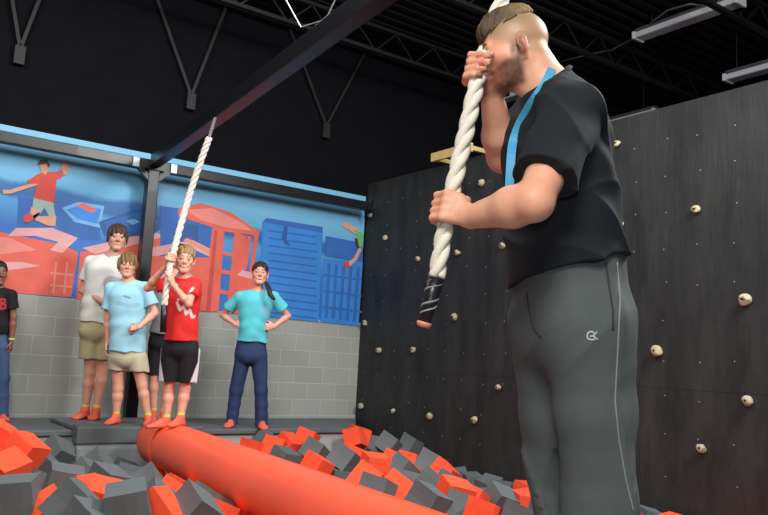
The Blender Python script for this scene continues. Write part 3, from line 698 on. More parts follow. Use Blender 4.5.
def eyes(parent, c, R, s=1.0, iris=None, brow=(90, 65, 45), parts=True):
    for e in (-1, 1):
        p = np.array(c)+R@(np.array([e*.032, .0755, -.002])*s)
        bm = bmesh.new(); bmesh.ops.create_uvsphere(bm, u_segments=16, v_segments=10, radius=.0138*s, matrix=Matrix.Translation(p) @ Matrix(R.tolist()).to_4x4())
        f = R[:, 1]
        for fa in bm.faces:
            d = (fa.calc_center_median()-Vector(p)).normalized().dot(Vector(f))
            fa.material_index = 1 if d > .80 else 0
        from_bm('eye', bm, [eyem, iris or irism], parent, smooth=True)
        pts = []
        for t_ in np.linspace(0, 1, 7):
            x = .014+.034*t_; pts.append(np.array(c)+R@(np.array([e*x, .0895-.55*max(0, x-.022)**1.0*.55, .0235+.006*math.sin(t_*3)])*s))
        bm = bmesh.new(); tube(bm, pts, [.0022*s, .0034*s, .004*s, .0038*s, .0034*s, .0028*s, .0015*s], 6)
        from_bm('eyebrow', bm, mat('eyebrow_hair', brow, .8), parent, smooth=True)
def hand(S, w_, dr, pn, s=1.0, curl=(.4, .5, .4), side=1, spread=.0):
    dr = nrm(dr); pn = np.array(pn, float); pn = nrm(pn-dr*pn.dot(dr)); lat = np.cross(dr, pn)*side; w_ = np.array(w_)
    S.ecap(w_-dr*.01*s, w_+dr*.075*s, (.027*s, .017*s), (.037*s, .0125*s), lat, k=.012*s)
    for i, (ln, off) in enumerate(((.92, .030), (1.03, .010), (.97, -.010), (.76, -.029))):
        b = w_+dr*(.083-.004*abs(i-1.2))*s+lat*off*s; d = nrm(dr+lat*spread*(1.5-i)); r = .0088*s; p = b
        S.cone(w_+dr*.05*s+lat*off*.8*s, b, .010*s, .0098*s, k=.006*s)
        for L_, c_ in zip((.043, .027, .021), curl):
            d = nrm(d*math.cos(c_)+pn*math.sin(c_)); pq = pn-d*pn.dot(d); pn2 = nrm(pq) if np.linalg.norm(pq) > .05 else pn
            q = p+d*L_*ln*s; S.cone(p, q, r, r*.92, k=.0025*s); p = q; r *= .92
            pn_ = pn2
            d = nrm(d); 
            pn = pn_ if np.linalg.norm(pn_) > 0 else pn
        pn = np.cross(lat*side, dr)*-1 if False else nrm(np.cross(lat/side, dr)) if False else _perp(pn, dr, lat, side)
    b = w_+dr*.022*s+lat*.026*s; m1 = b+nrm(dr*.7+lat*.75+pn*.25)*.042*s; m2 = m1+nrm(dr*.95+lat*.25+pn*.3)*.030*s
    S.cone(b, m1, .0145*s, .0105*s, k=.010*s); S.cone(m1, m2, .0105*s, .0085*s, k=.003*s)
def _perp(pn, dr, lat, side): return nrm(np.cross(lat/side, dr))
def grip(S, c, ax, e1, sense, wrist, rr, s=1.0, offs=(.031, .0105, -.010, -.029), thumb=1, lens=1.0):
    """hand closed round a rope: c rope centre, ax rope direction towards the index finger, e1 from the rope to the palm"""
    c = np.array(c, float); ax = nrm(ax); e1 = np.array(e1, float); e1 = nrm(e1-ax*e1.dot(ax)); e2 = np.cross(ax, e1)*sense; wrist = np.array(wrist)
    A = lambda a, r, o: c+ax*o*s+(e1*math.cos(math.radians(a))+e2*math.sin(math.radians(a)))*r
    S.ecap(wrist, A(5, rr+.020*s, -.004), (.026*s, .020*s), (.038*s, .017*s), ax, k=.012*s)
    for i, o in enumerate(offs):
        f = (1, 1.05, 1, .88)[i]
        m0 = A(48, rr+.016*s, o*1.05); m1 = A(48+62*f, rr+.0125*s, o*1.03); m2 = A(48+112*f, rr+.010*s, o); m3 = A(48+152*f, rr+.009*s, o)
        S.cone(A(0, rr+.022*s, o*.9), m0, .0125*s, .0125*s, k=.010*s)
        S.cone(m0, m1, .0108*s, .0100*s, k=.003*s); S.cone(m1, m2, .0102*s, .0092*s, k=.0025*s); S.cone(m2, m3, .0092*s, .0080*s, k=.002*s)
        S.cone(m0, m0, .0118*s, k=.004*s)
    if thumb:
        t0 = A(-25, rr+.020*s, .012); t1 = A(-62, rr+.016*s, .038); t2 = A(-105, rr+.012*s, .046); t3 = A(-138, rr+.010*s, .043)
        S.cone(t0, t1, .0165*s, .0125*s, k=.012*s); S.cone(t1, t2, .0120*s, .0105*s, k=.003*s); S.cone(t2, t3, .0108*s, .0088*s, k=.002*s)
def foot(S, ankle, toe, s=1.0, r=.0):
    ankle = np.array(ankle, float); toe = np.array(toe, float); z0 = toe[2]
    d = toe-ankle; d[2] = 0; d = nrm(d); heel = np.array([ankle[0], ankle[1], z0])-d*.025*s+[0, 0, .028*s]
    ball = np.array([ankle[0], ankle[1], z0])+d*.125*s+[0, 0, .022*s]; tip = np.array([ankle[0], ankle[1], z0])+d*.185*s+[0, 0, .014*s]
    lat = np.cross(d, UPV)
    S.cone(ankle, heel, .033*s+r, .030*s+r, k=.02*s); S.ecap(heel, ball, (.032*s+r, .027*s+r), (.044*s+r, .020*s+r), lat, k=.02*s)
    S.cone(ankle, ball, .030*s+r, .020*s+r, k=.02*s); S.ecap(ball, tip, (.043*s+r, .019*s+r), (.034*s+r, .0125*s+r), lat, k=.012*s)
def skincol(base=(226, 166, 140), red=None, dark=None):
    b = L3(base); rd = b*np.array([1.02, .78, .72])
    def f(V): return b[None]*(1+.05*wob(V, 25)[:, None])
    return f, rd
def Pt(t, d): return P(t[0], t[1], d+(t[2] if len(t) > 2 else 0))
def to_obj(name, S, m, parent, color):
    return link(name, S.mesh(name, color), m, parent)

# ================================================================== the man with the rope
def build_man():
    F = nrm(-RT*math.cos(.32)-FW*math.sin(.32)); Lf = np.cross(UPV, F)      # body facing, his left (towards the camera)
    HC = P(514.5, 51, 2.125); R = rotm(-RT+FW*.08, -.29); HSC = .90
    nearS, farS = P(572, 113, 1.95), P(545, 106, 2.32)
    nE, nW = P(534, 202, 1.80), P(471, 217, 1.945)
    fE, fW = P(503, 157, 2.26), P(491, 92, 2.13)
    r1c, r2c = P(448, 211, 2.0), P(480, 70, 2.09)
    rope_ax = nrm(r2c-r1c)
    up_ax = nrm(P(487, 30, 2.1)-r2c)
    lo = np.array([9., 9, 9]); hi = -lo
    pts = [HC, nearS, farS, nE, nW, fE, fW, r1c, r2c, P(515, 290, 2.1), P(630, 290, 2.1), P(600, 520, 2.0)]
    for p in pts: lo = np.minimum(lo, p-.2); hi = np.maximum(hi, p+.2)
    lo[2] = .62
    S = SDF(lo, hi, .0042)
    # torso and legs under the clothes
    S.ecap(P(566, 285, 2.11), P(563, 215, 2.11), (.105, .15), (.11, .15), F, k=.03)
    S.ecap(P(561, 215, 2.11), P(556, 128, 2.11), (.10, .15), (.085, .15), F, k=.05)
    S.cone(P(588, 320, 2.03), P(598, 420, 2.01), .085, .075, k=.03); S.cone(P(552, 320, 2.19), P(556, 400, 2.2), .07, .055, k=.03)
    # neck, traps
    S.ecap(P(553, 98, 2.10), P(529, 58, 2.11), (.062, .060), (.058, .054), F, k=.03)
    S.cone(nearS, P(556, 92, 2.09), .05, .042, k=.04); S.cone(farS, P(552, 92, 2.11), .05, .042, k=.04)
    T = head(S, HC, R, HSC, smile=1, jz=.86, jy=.93)
    S.cone(T(0, .02, -.085), P(538, 92, 2.1), .026, .035, k=.03)
    # arms
    m1 = nearS+(nE-nearS)*.5
    S.cone(nearS, m1, .056, .054, k=.03); S.cone(m1, nE, .052, .042, k=.03)
    q = nE+(nW-nE)*.32; S.cone(nE, q, .043, .047, k=.02); S.cone(q, nW, .047, .029, k=.02); S.cone(nE+(nearS-nE)*.04+FW*.0, nE, .042, k=.01)
    m2 = farS+(fE-farS)*.5
    S.cone(farS, m2, .056, .054, k=.03); S.cone(m2, fE, .052, .044, k=.03)
    q = fE+(fW-fE)*.32; S.cone(fE, q, .043, .047, k=.02); S.cone(q, fW, .046, .029, k=.02)
    grip(S, r1c, rope_ax, -FW*.85+RT*.50, -1, nW, .0235, 1.0)
    grip(S, r2c, nrm(rope_ax+up_ax), FW*.8-RT*.02, 1, fW, .0225, .95)
    base, rd = skincol((230, 170, 140))
    HCa = np.array(HC)
    def colr(V):
        C = base(V); X = (V-HCa)@R/HSC; x, y, z = X[:, 0], X[:, 1], np.where(X[:, 2] < -.02, -.02+(X[:, 2]+.02)/.86, X[:, 2]); inh = (np.abs(x) < .11) & (y > -.14) & (y < .14) & (z > -.16) & (z < .16)
        C = mixc(C, L3((228, 140, 118)), np.exp(-((np.abs(x)-.05)**2+(y-.06)**2+(z+.03)**2)/.0006)*.5*inh)
        C = mixc(C, L3((222, 120, 105)), ((np.abs(x) > .077) & inh & (np.abs(z) < .05))*.45)
        C = mixc(C, L3((196, 105, 95)), inh*np.exp(-((x/.022)**2+((z+.0715)/.007)**2))*(y > .06)*.8)
        # clipped hair on the sides and back, short beard along the jaw
        cl = inh*sstep(-.02, .03, z+.35*(.03-y)*(y < .03)+.03*(y < -.03)-.02*sstep(.02, .06, y))*sstep(.083, .05, y-.25*(z-.03))
        cl = np.where((z > .0) | (y < -.03), cl, 0)*sstep(-.075, -.045, z)
        C = mixc(C, L3((150, 128, 98)), cl*(.58+.34*sstep(.02, .075, z)))
        bd = inh*sstep(-.036, -.056, z-.16*np.abs(y-.02)*(y < .02)+.25*(np.maximum(y-.045, 0)))*sstep(-.012, .012, y)*sstep(-.150, -.122, z)
        side_ = inh*(np.abs(x) > .05)*sstep(-.026, -.012, y)*sstep(.032, .016, y)*sstep(.02, -.02, z)*(z > -.07)
        mus = inh*np.exp(-((x/.026)**2+((z+.056)/.008)**2))*(y > .06)
        bd = np.maximum(np.maximum(bd, side_*.8), mus*.8)
        bd = bd*(1-np.exp(-((x/.02)**2+((z+.0715)/.006)**2))*(y > .07))
        C = mixc(C, L3((74, 48, 32)), bd*(.90+.12*wob(V, 260)))
        # knuckle and elbow redness
        for p_, rr_ in ((nE, .05), (fE, .05), (r1c, .05), (r2c, .055)):
            C = mixc(C, L3((226, 130, 108)), np.exp(-((V-p_)**2).sum(1)/rr_**2)*.38)
        return C
    me = S.mesh('person', colr)
    man = link('person', me, skinm)
    tag(man, 'tall bearded man in black t-shirt and grey track trousers holding the thick white rope', 'person')
    eyes(man, HC, R, HSC, brow=(100, 72, 48))
    # hair on top
    H = SDF(HCa-.16, HCa+.2, .0035)
    H.ell(T(0, -.010, .036), R, (.074*HSC, .100*HSC, .094*HSC), k=.004)
    H.ell(T(0, .072, .074), R, (.044, .020, .022), k=.02); H.ell(T(0, .0, .112), R, (.042, .058, .016), k=.03)
    nn = R@nrm(np.array([0, -.26, -1])); H.cut(T(0, .08, .054), nn)
    H.cut(T(0, -.055, .085), R@nrm(np.array([0, -.75, -1])))
    def hd(p):
        X = (p-HCa)@R; return .003*np.sin(X[:, 0]*420+14*X[:, 1]+3*wob(p, 40))+.0015*wob(p, 160)
    H.disp(hd)
    hb = L3((76, 56, 34)); hl = L3((156, 128, 82))
    def hc(V):
        X = (V-HCa)@R; C = np.repeat(hb[None], len(V), 0); C = mixc(C, hl, sstep(.03, -.07, X[:, 1])*.8); return mixc(C, L3((78, 56, 38)), .5*sstep(.05, .1, X[:, 1])+.3*wob(V, 120))
    link('hair', H.mesh('hair', hc), hairm, man)
    # t-shirt
    lo2 = np.minimum(nE, P(500, 300, 2.3))-.15; hi2 = np.maximum(nearS, P(640, 60, 2.3))+.22
    lo2 = np.minimum(lo2, P(640, 300, 1.8)-.1); hi2 = np.maximum(hi2, P(500, 60, 2.45)+.1)
    lo2 = np.minimum(lo2, P(500, 300, 1.7)-.02)
    S = SDF(lo2, hi2, .0052)
    secs = [(567, 300, .142, .170), (566, 262, .142, .170), (561, 215, .130, .175), (556, 170, .118, .18), (555, 132, .108, .18), (556, 116, .088, .16)]
    for a, b in zip(secs, secs[1:]): S.ecap(P(a[0], a[1], 2.11), P(b[0], b[1], 2.11), (a[2], a[3]), (b[2], b[3]), F, k=.035)
    S.cone(P(556, 98, 2.06), nearS, .060, .068, k=.04); S.cone(P(553, 98, 2.15), farS, .060, .066, k=.04)
    S.ecap(P(556, 102, 2.1), P(549, 84, 2.10), (.074, .085), (.064, .068), F, k=.03)
    se = nearS+(nE-nearS)*.74; S.cone(nearS, se, .070, .076, k=.03, flat=True)
    se2 = farS+(fE-farS)*.62; S.cone(farS, se2, .074, .076, k=.03, flat=True)
    # neck opening and hem
    nk = nrm(P(533, 62, 2.09)-P(550, 90, 2.10)); S.cut(P(548, 81, 2.10)+nk*.004, nk)
    a, b = P(508, 281, 2.1), P(628, 249, 2.1); n_ = np.cross(b-a, FW); n_ = n_ if n_[2] < 0 else -n_; S.cut((a+b)/2+[0, 0, -.012], n_)
    a0, nS = P(560, 260, 2.1), np.array(nearS)
    c2 = lambda p: ((p-np.array(CC))@CM)
    def fold(p):
        q = c2(p); d_ = -q[:, 2]; px = 384+FP*q[:, 0]/d_; py = 257.5-FP*q[:, 1]/d_
        xx = (p-a0)@RT; zz = p[:, 2]-a0[2]; yy = (p-a0)@FW
        wv = wob(p, 9, 6)*1.5
        waist = np.exp(-((zz-.05)/.10)**2)
        r = -waist*.013*rdg(zz*27+xx*9+wv*1.3)-.009*np.exp(-((zz-.16)/.08)**2)*rdg(zz*22-xx*14+wv*1.2+1)
        r += -.010*np.exp(-((zz-.33)/.10)**2)*rdg((zz*.6+xx*1.1)*26+wv*1.2)
        r += .006*np.exp(-((zz-.24)/.12)**2)*np.sin((zz*.8+xx*.6)*55+wv*2)*sstep(-.1, .12, xx)
        r += .004*np.exp(-((zz-.38)/.1)**2)*np.sin((xx-zz*.5)*48+wv*2)
        r += .0045*np.exp(-((zz+.06)/.06)**2)*np.sin(xx*38+yy*30+wv)
        r += .002*wob(p, 30)
        return r
    S.disp(fold)
    sh = L3((28, 33, 38))
    link('t_shirt', S.mesh('t_shirt', lambda V: np.repeat(sh[None], len(V), 0)), clothm, man)
    # trousers down to the ankles
    hipN, hipF = P(589, 325, 2.03), P(551, 325, 2.19)
    kN, kF = P(600, 500, 2.03), P(566, 500, 2.22)
    aN = np.array([kN[0]-.00, kN[1]-.02, .10]); aF = np.array([kF[0]+.02, kF[1]+.05, .10])
    lo3 = np.minimum(np.minimum(aN, aF), P(505, 400, 2.2))-.17; hi3 = np.maximum(np.maximum(hipN, hipF), P(640, 250, 2.2))+.20; lo3[2] = .0; hi3[2] = 1.25
    lo3 = np.minimum(lo3, [P(505, 400, 2.3)[0]-.05, P(640, 400, 1.9)[1]-.05, 9]); hi3 = np.maximum(hi3, [P(640, 400, 2.3)[0]+.05, P(500, 400, 2.4)[1]+.05, -9])
    S = SDF(lo3, hi3, .0065)
    S.ecap(P(571, 330, 2.11), P(569, 262, 2.11), (.134, .168), (.136, .162), F, k=.03)
    def leg(h, k_, a, f1, f2, o):
        S.ecap(h, (h+k_)/2, (.114, .108), (.108*f1, .100*f1), F, k=.05); S.ecap((h+k_)/2, k_, (.108*f1, .100*f1), (.100*f2, .09*f2), F, k=.03)
        S.ecap(k_, a, (.100*f2, .09*f2), (.085, .085), F, k=.03)
    leg(hipN, kN, aN, .93, .93, 0); leg(hipF, kF, aF, .88, .74, 1)
    S.cut(np.array([0, 0, .045]), np.array([0, 0, -1.])); S.cut(P(570, 262, 2.1)+[0, 0, .0], nrm(UPV+RT*-.25))
    def tf(p):
        xx = (p-a0)@RT; yy = (p-a0)@FW; zz = p[:, 2]-a0[2]; wv = wob(p, 7, 6)*1.6
        r = -.014*sstep(-.05, -.5, zz)*rdg((xx*13+yy*10)+wv*.9+zz*2)
        r += -.022*sstep(-.25, -.6, zz)*rdg((zz*.55+xx*.9)*17+wv*1.3)
        r += .005*np.exp(-((zz+.1)/.12)**2)*np.sin(xx*46+yy*40+wv*1.5)
        r += -.004*np.exp(-((zz+.22)/.10)**2)*rdg((zz*.9-xx)*20+wv)
        r += .008*sstep(-.9, -1.1, zz)*np.sin(zz*60+wv)
        return r
    S.disp(tf)
    tb = L3((84, 91, 91))
    link('trousers', S.mesh('trousers', lambda V: tb[None]*(1+.03*wob(V, 12)[:, None])), clothm, man)
    for a in (aN, aF):
        S = SDF(a+[-.2, -.2, -.11], a+[.2, .2, .06], .006)
        z = .035; S.ecap(np.array([a[0], a[1], z])-F*.06, np.array([a[0], a[1], z-.004])+F*.12, (.036, .032), (.046, .028), Lf, k=.02); S.cone(a, [a[0], a[1], .05], .04, .04, k=.03); S.cut([0, 0, .002], [0, 0, -1])
        link('shoe', S.mesh('shoe', lambda V: np.repeat(L3((48, 48, 52))[None], len(V), 0)), clothm, man)
    # surface details found by casting rays onto the trousers: pocket seam, emblem
    bpy.context.view_layer.update(); tr = [o for o in man.children if o.name.startswith('trousers')][0]
    def hit(px, py, off=.0):
        d = ray(px, py); d = d/np.linalg.norm(d); ok, loc, no, _ = tr.ray_cast(Vector(CC), Vector(d)); return (loc-Vector(d)*off) if ok else None
    def stitch(name, pix, r, m, parent, off=.0005):
        pts = []
        for (x0, y0), (x1, y1) in zip(pix, pix[1:]):
            for t_ in np.linspace(0, 1, 8, endpoint=False):
                h_ = hit(x0+(x1-x0)*t_, y0+(y1-y0)*t_, off)
                if h_ is not None: pts.append(h_)
        h_ = hit(*pix[-1], off)
        if h_ is not None: pts.append(h_)
        if len(pts) > 1:
            bm = bmesh.new(); tube(bm, pts, r, 6); return from_bm(name, bm, m, parent, smooth=True)
    dk = mat('dark_seam', (50, 54, 56), .9); lt = mat('pale_thread', (190, 198, 200), .7)
    stitch('pocket_seam', [(606, 263), (609, 285), (613, 310), (613, 330)], .003, dk, man)
    stitch('fly_seam', [(527, 292), (529, 310), (534, 328), (541, 337)], .003, dk, man)
    stitch('side_seam', [(617, 262), (620, 300), (618, 345), (615, 400), (619, 440), (626, 480), (634, 512)], .0022, mat('side_seam', (134, 140, 150), .9), man)
    e_ = stitch('emblem', [(594, 333), (591, 331.5), (588, 333), (587, 336), (588, 339), (591, 340), (595, 339.5)], .0022, lt, man)
    if e_:
        e_['label'] = 'small pale curled emblem on the thigh'
        stitch('emblem_stroke', [(593, 336), (597, 332)], .002, lt, e_); stitch('emblem_stroke', [(593, 336), (598, 340)], .002, lt, e_); stitch('emblem_stroke', [(589.5, 336.5), (593, 336)], .002, lt, e_)
    # collar ribbing
    ring = []; cc_ = P(548, 81.5, 2.10); u_ = nrm(F-nk*F.dot(nk)); v_ = np.cross(nk, u_)
    for t_ in np.linspace(0, 2*math.pi, 33)[:-1]: ring.append(cc_+u_*math.cos(t_)*.066+v_*math.sin(t_)*.066)
    ring.append(ring[0]); bm = bmesh.new(); tube(bm, ring, .007, 8, caps=False); from_bm('collar', bm, mat('black_rib', (30, 32, 36), .9), man, smooth=True)
    # lanyard hung round the neck: ribbon laid over the shirt
    bpy.context.view_layer.update(); shirt = [o for o in man.children if o.name.startswith('t_shirt')][0]
    def hs(px, py, off=.004, mind=1.7):
        d = ray(px, py); d = d/np.linalg.norm(d); best = None
        for ob in (shirt, man):
            ok, loc, no, _ = ob.ray_cast(Vector(CC), Vector(d))
            if ok and (best is None or (loc-Vector(CC)).length < (best-Vector(CC)).length): best = loc
        return best-Vector(d)*off if best is not None else None
    path = [(552, 68), (548, 78), (540, 91), (531, 103), (523, 116), (516.5, 130), (512.5, 142)]
    bm = bmesh.new(); pr = None; wd = .011
    P3 = []
    for x, y in path:
        h_ = hs(x, y, .006)
        if h_ is not None: P3.append(np.array(h_))
    last = P3[-1]; P3 += [last+(P(510.5, 158, 1.98)-last)*.6, P(510, 175, 2.0), P(509.5, 186, 2.0)]
    P3 = [a_+(b_-a_)*t_ for a_, b_ in zip(P3, P3[1:]) for t_ in (0, .33, .66)]+[P3[-1]]
    for _ in range(4): P3 = [P3[0]]+[(a_+b_*2+c_)/4 for a_, b_, c_ in zip(P3, P3[1:], P3[2:])]+[P3[-1]]
    P3 = [p-nrm(p-CC)*.003 for p in P3]
    for i, p in enumerate(P3):
        t_ = nrm(P3[min(i+1, len(P3)-1)]-P3[max(i-1, 0)]); vd = nrm(p-CC); s_ = nrm(np.cross(t_, vd))
        cur = [bm.verts.new(p+s_*wd-vd*.001), bm.verts.new(p-s_*wd-vd*.001), bm.verts.new(p-s_*wd+vd*.0012), bm.verts.new(p+s_*wd+vd*.0012)]
        if pr:
            for j in range(4): bm.faces.new((pr[j], pr[(j+1) % 4], cur[(j+1) % 4], cur[j]))
        else: bm.faces.new(cur)
        pr = cur
    bm.faces.new(pr[::-1])
    tag(from_bm('lanyard', bm, mat('lanyard_blue', (70, 160, 205), .6)), 'light blue ribbon lanyard round the bearded man\'s neck', 'lanyard')
    return r1c, r2c, rope_ax
def rope_mesh(name, pts, r, pitch=.16, n=10, parent=None, m=None):
    pts = [np.array(p, float) for p in pts]; seg = [0]
    for a, b in zip(pts, pts[1:]): seg.append(seg[-1]+np.linalg.norm(b-a))
    tot = seg[-1]; N = int(tot/.012); path = []
    for i in range(N+1):
        s_ = tot*i/N; k = max(j for j in range(len(seg)) if seg[j] <= s_+1e-9); k = min(k, len(pts)-2); t_ = (s_-seg[k])/(seg[k+1]-seg[k])
        p0 = pts[max(k-1, 0)]; p1 = pts[k]; p2 = pts[k+1]; p3 = pts[min(k+2, len(pts)-1)]
        path.append(.5*((2*p1)+(p2-p0)*t_+(2*p0-5*p1+4*p2-p3)*t_**2+(3*p1-p0-3*p2+p3)*t_**3))
    bm = bmesh.new(); A = nrm(np.cross(path[1]-path[0], [0.3, 1, 0]))
    strands = [[] for _ in range(3)]
    for i, p in enumerate(path):
        d = nrm(path[min(i+1, N)]-path[max(i-1, 0)]); A = nrm(A-d*A.dot(d)); B = np.cross(d, A); ph = 2*math.pi*(tot*i/N)/pitch
        for k in range(3):
            a = ph+k*2*math.pi/3; strands[k].append(p+(A*math.cos(a)+B*math.sin(a))*r*.5)
    for st in strands: tube(bm, st, r*.56, n)
    return from_bm(name, bm, m, parent, smooth=True)
ropem = mat('white_rope', (232, 226, 212), .8, noise=(40, .06), bump=(220, .5, .003))
tapem = mat('black_tape', (28, 28, 32), .35, bump=(60, .5, .004)); capm = mat('rope_end', (220, 150, 120), .6)
r1c, r2c, rax = build_man()
q0 = P(436.5, 277, 1.975); q1 = P(424.5, 322, 1.965)
hang = onbeam(1.75); hang = hang-[0, 0, .09]
rp = tag(empty('climbing_rope', tuple(hang)), 'thick white twisted rope with black taped end gripped by the bearded man', 'rope')
rope_mesh('strands', [q0+(q0-q1)*.15*0, P(442, 245, 1.985), r1c, P(463, 145, 2.035), r2c, P(491.0, 36, 2.20), P(506, -6, 2.27), hang+(P(506, -6, 2.27)-hang)*.45+[0, 0, -.03], hang], .0218, parent=rp, m=ropem)
bm = bmesh.new(); tube(bm, [q0+(q0-q1)*-.02, q0+(q1-q0)*.5, q1], [.0225, .019, .0175], 14); from_bm('taped_end', bm, tapem, rp, smooth=True)
# white show-through bands of the tape winding
bm = bmesh.new(); dq = nrm(q1-q0); Lq = np.linalg.norm(q1-q0); A = nrm(np.cross(dq, FW)); B = np.cross(dq, A)
for ph in (0, 2.1):
    hp = [q0+dq*(.01+t_*(Lq-.03))+(A*math.cos(ph+t_*9)+B*math.sin(ph+t_*9))*(.0195-.0025*t_) for t_ in np.linspace(0, 1, 40)]
    tube(bm, hp, .0028, 5)
from_bm('tape_edge', bm, mat('tape_gap', (150, 150, 152), .5), rp)
bm = bmesh.new(); tube(bm, [q1, q1+dq*.006, q1+dq*.014], [.019, .0195, .014], 14); from_bm('end_cap', bm, capm, rp, smooth=True)
bm = bmesh.new(); tube(bm, [hang+[0, 0, .02], hang+[0, 0, -.06]], .03, 12); from_bm('rope_clamp', bm, M['steel'], rp)

# ================================================================== people in the background
def person(d, s, label, facing, HCp, hp=0, hr=0, joints=None, shirt=None, bottom=None, skin=(226, 166, 140), hair=None, socks=True, ground=ZP, h=.0058, headyaw=None, smile=0, open_=0,
           hands=None, gender='m', feet=None, width=1.0, grips=None, shoe=None, iris=None, ears=True, arm=1.0):
    """joints: pixel (x, y[, depth offset]) of neck, chest, waist, pelvis, shoulders, elbows, wrists, knees, ankles"""
    J = {k: (Pt(v, d) if not isinstance(v, np.ndarray) else v) for k, v in joints.items()}
    CAMD = nrm((CC-Pt(HCp, d))*[1, 1, 0]); off_ = np.array(facing)-TC; F = nrm(CAMD+off_); side = np.cross(F, UPV)
    HC = Pt(HCp, d); R = rotm(CAMD+(headyaw if headyaw is not None else 0*CAMD), hp, hr)
    for k in ('aL', 'aR'): J[k] = np.array([J[k][0], J[k][1], (ground if not isinstance(ground, dict) else ground[k])+.075*s])
    allp = list(J.values())+[HC]
    lo = np.min(allp, 0)-.16*s-.02; hi = np.max(allp, 0)+.17*s+.02; lo[2] = min(J['aL'][2], J['aR'][2])-.10*s
    S = SDF(lo, hi, h)
    nb, ch, wa, pe = J['neck'], J['chest'], J['waist'], J['pelvis']; W = width*s; ar = arm*s
    S.ecap(ch, wa, (.145*W, .10*W), (.125*W, .09*W), side, k=.03); S.ecap(wa, pe, (.12*W, .09*W), (.145*W, .105*W), side, k=.04)
    S.cone(nb, ch, .06*s, .10*s, k=.04)
    S.cone(nb, HC+R@np.array([0, -.015, -.05])*s, .046*s*(.9 if gender == 'f' else 1), .045*s*(.9 if gender == 'f' else 1), k=.02)
    hs_ = s*1.0 if s > .95 else .93+.0*s
    if s < .9: hs_ = .94
    head(S, HC, R, hs_, smile=smile, open_=open_, ears=ears)
    for a in 'LR':
        sh, el, wr = J['s'+a], J['e'+a], J['w'+a]
        S.cone(nb-[0, 0, .02*s], sh, .045*s, .042*s, k=.03); S.cone(sh, el, .043*ar, .034*ar, k=.02)
        q = el+(wr-el)*.3; S.cone(el, q, .033*ar, .036*ar, k=.015); S.cone(q, wr, .036*ar, .023*ar, k=.015)
        hp_, kn, an = J['h'+a], J['k'+a], J['a'+a]
        S.cone(hp_, kn, .072*W, .050*s, k=.03); q = kn+(an-kn)*.3; S.cone(kn, q, .047*s, .050*s, k=.02); S.cone(q, an, .050*s, .031*s, k=.02)
        foot(S, an, an+(feet[a] if feet else F)*.1+[0, 0, -.075*s], s)
    for a, hd in (hands or {}).items():
        if isinstance(hd[0], str): grip(S, hd[1], hd[2], hd[3], hd[4], J['w'+a], .024, s*.95)
        else: hand(S, J['w'+a], hd[0], hd[1], s*.95, hd[2] if len(hd) > 2 else (.4, .5, .4), side=(1 if a == 'R' else -1)*(hd[3] if len(hd) > 3 else 1))
    base, _ = skincol(skin); sk = L3(skin)
    def colr(V):
        C = base(V); X = (V-HC)@R/hs_; x, y, z = X[:, 0], X[:, 1], X[:, 2]; inh = (np.abs(x) < .11) & (np.abs(y) < .14) & (np.abs(z) < .16)
        C = mixc(C, sk*np.array([.98, .72, .68]), inh*np.exp(-((np.abs(x)-.042)**2+(z+.035)**2)/.0005)*(y > .03)*.5)
        lip = inh*np.exp(-((x/.023)**2+((z+.0715)/.0085)**2)**2)*(y > .06)
        C = mixc(C, sk*np.array([.80, .42, .40]), lip*.85)
        if open_: C = mixc(C, L3((95, 30, 30)), lip*(y < .082))
        C = mixc(C, sk*np.array([1., .7, .62]), np.exp(-((V-J['kL'])**2).sum(1)/.05**2)*.3+np.exp(-((V-J['kR'])**2).sum(1)/.05**2)*.3)
        return C
    me = S.mesh('person', colr); man = link('person', me, skinm); tag(man, label, 'person')
    eyes(man, HC, R, hs_, brow=(hair or {}).get('brow', (90, 66, 46)))
    if open_ or smile > 1:
        bm = bmesh.new(); bmesh.ops.create_uvsphere(bm, u_segments=12, v_segments=8, radius=1, matrix=Matrix.Translation(HC+R@(np.array([0, .0865, -.0655])*hs_)) @ Matrix(R.tolist()).to_4x4() @ Matrix.Diagonal((.0215*hs_, .008*hs_, .0055*hs_, 1)))
        from_bm('teeth', bm, toothm, man, smooth=True)
    # ---- hair
    if hair:
        H = SDF(HC-.17, HC+.19, .0048); T = lambda x, y, z: HC+R@(np.array([x, y, z])*hs_); th = hair.get('thick', .014)
        H.ell(T(0, -.016, .038), R, ((.076+th)*hs_, (.097+th)*hs_, (.085+th)*hs_), k=.004)
        lw = hair.get('low', -.02)
        if hair.get('long', 0): 
            for e in (-1, 1): H.ell(T(e*.068, -.015, -.015), R, (.024*hs_, .055*hs_, .05*hs_), k=.02)
            H.ell(T(0, -.07, -.02), R, (.07*hs_, .045*hs_, .06*hs_), k=.03)
        fy = hair.get('fringe', .045)      # height of the fringe above the eyes
        # clear the face and below
        H.ell(T(0, .125, fy-.115), R, (.082*hs_, .085*hs_, .115*hs_), k=.006, op='s')
        H.ell(T(0, .09, fy-.13), R, (.064*hs_, .075*hs_, .115*hs_), k=.01, op='s')
        H.cut(T(0, .0, lw), R@nrm(np.array([0, .55 if not hair.get('long') else .3, -1])))
        tl = hair.get('dir', .4); am = hair.get('shag', .004)
        def hd_(p):
            X = (p-HC)@R; return am*np.sin(X[:, 0]*200+X[:, 1]*90*tl+4*wob(p, 25))+am*.6*wob(p, 110)
        H.disp(hd_)
        hb = L3(hair['c']); hl = L3(hair.get('c2', hair['c']))
        o = link('hair', H.mesh('hair', lambda V: mixc(np.repeat(hb[None], len(V), 0), hl, .5+.5*wob(V, 70))), hairm, man)
    # ---- shirt
    sh = shirt; S = SDF(lo-[.05, .05, 0], hi+[.05, .05, 0], h*1.1); t_ = sh.get('t', .02)*s
    hem = Pt(sh['hem'], d)[2]
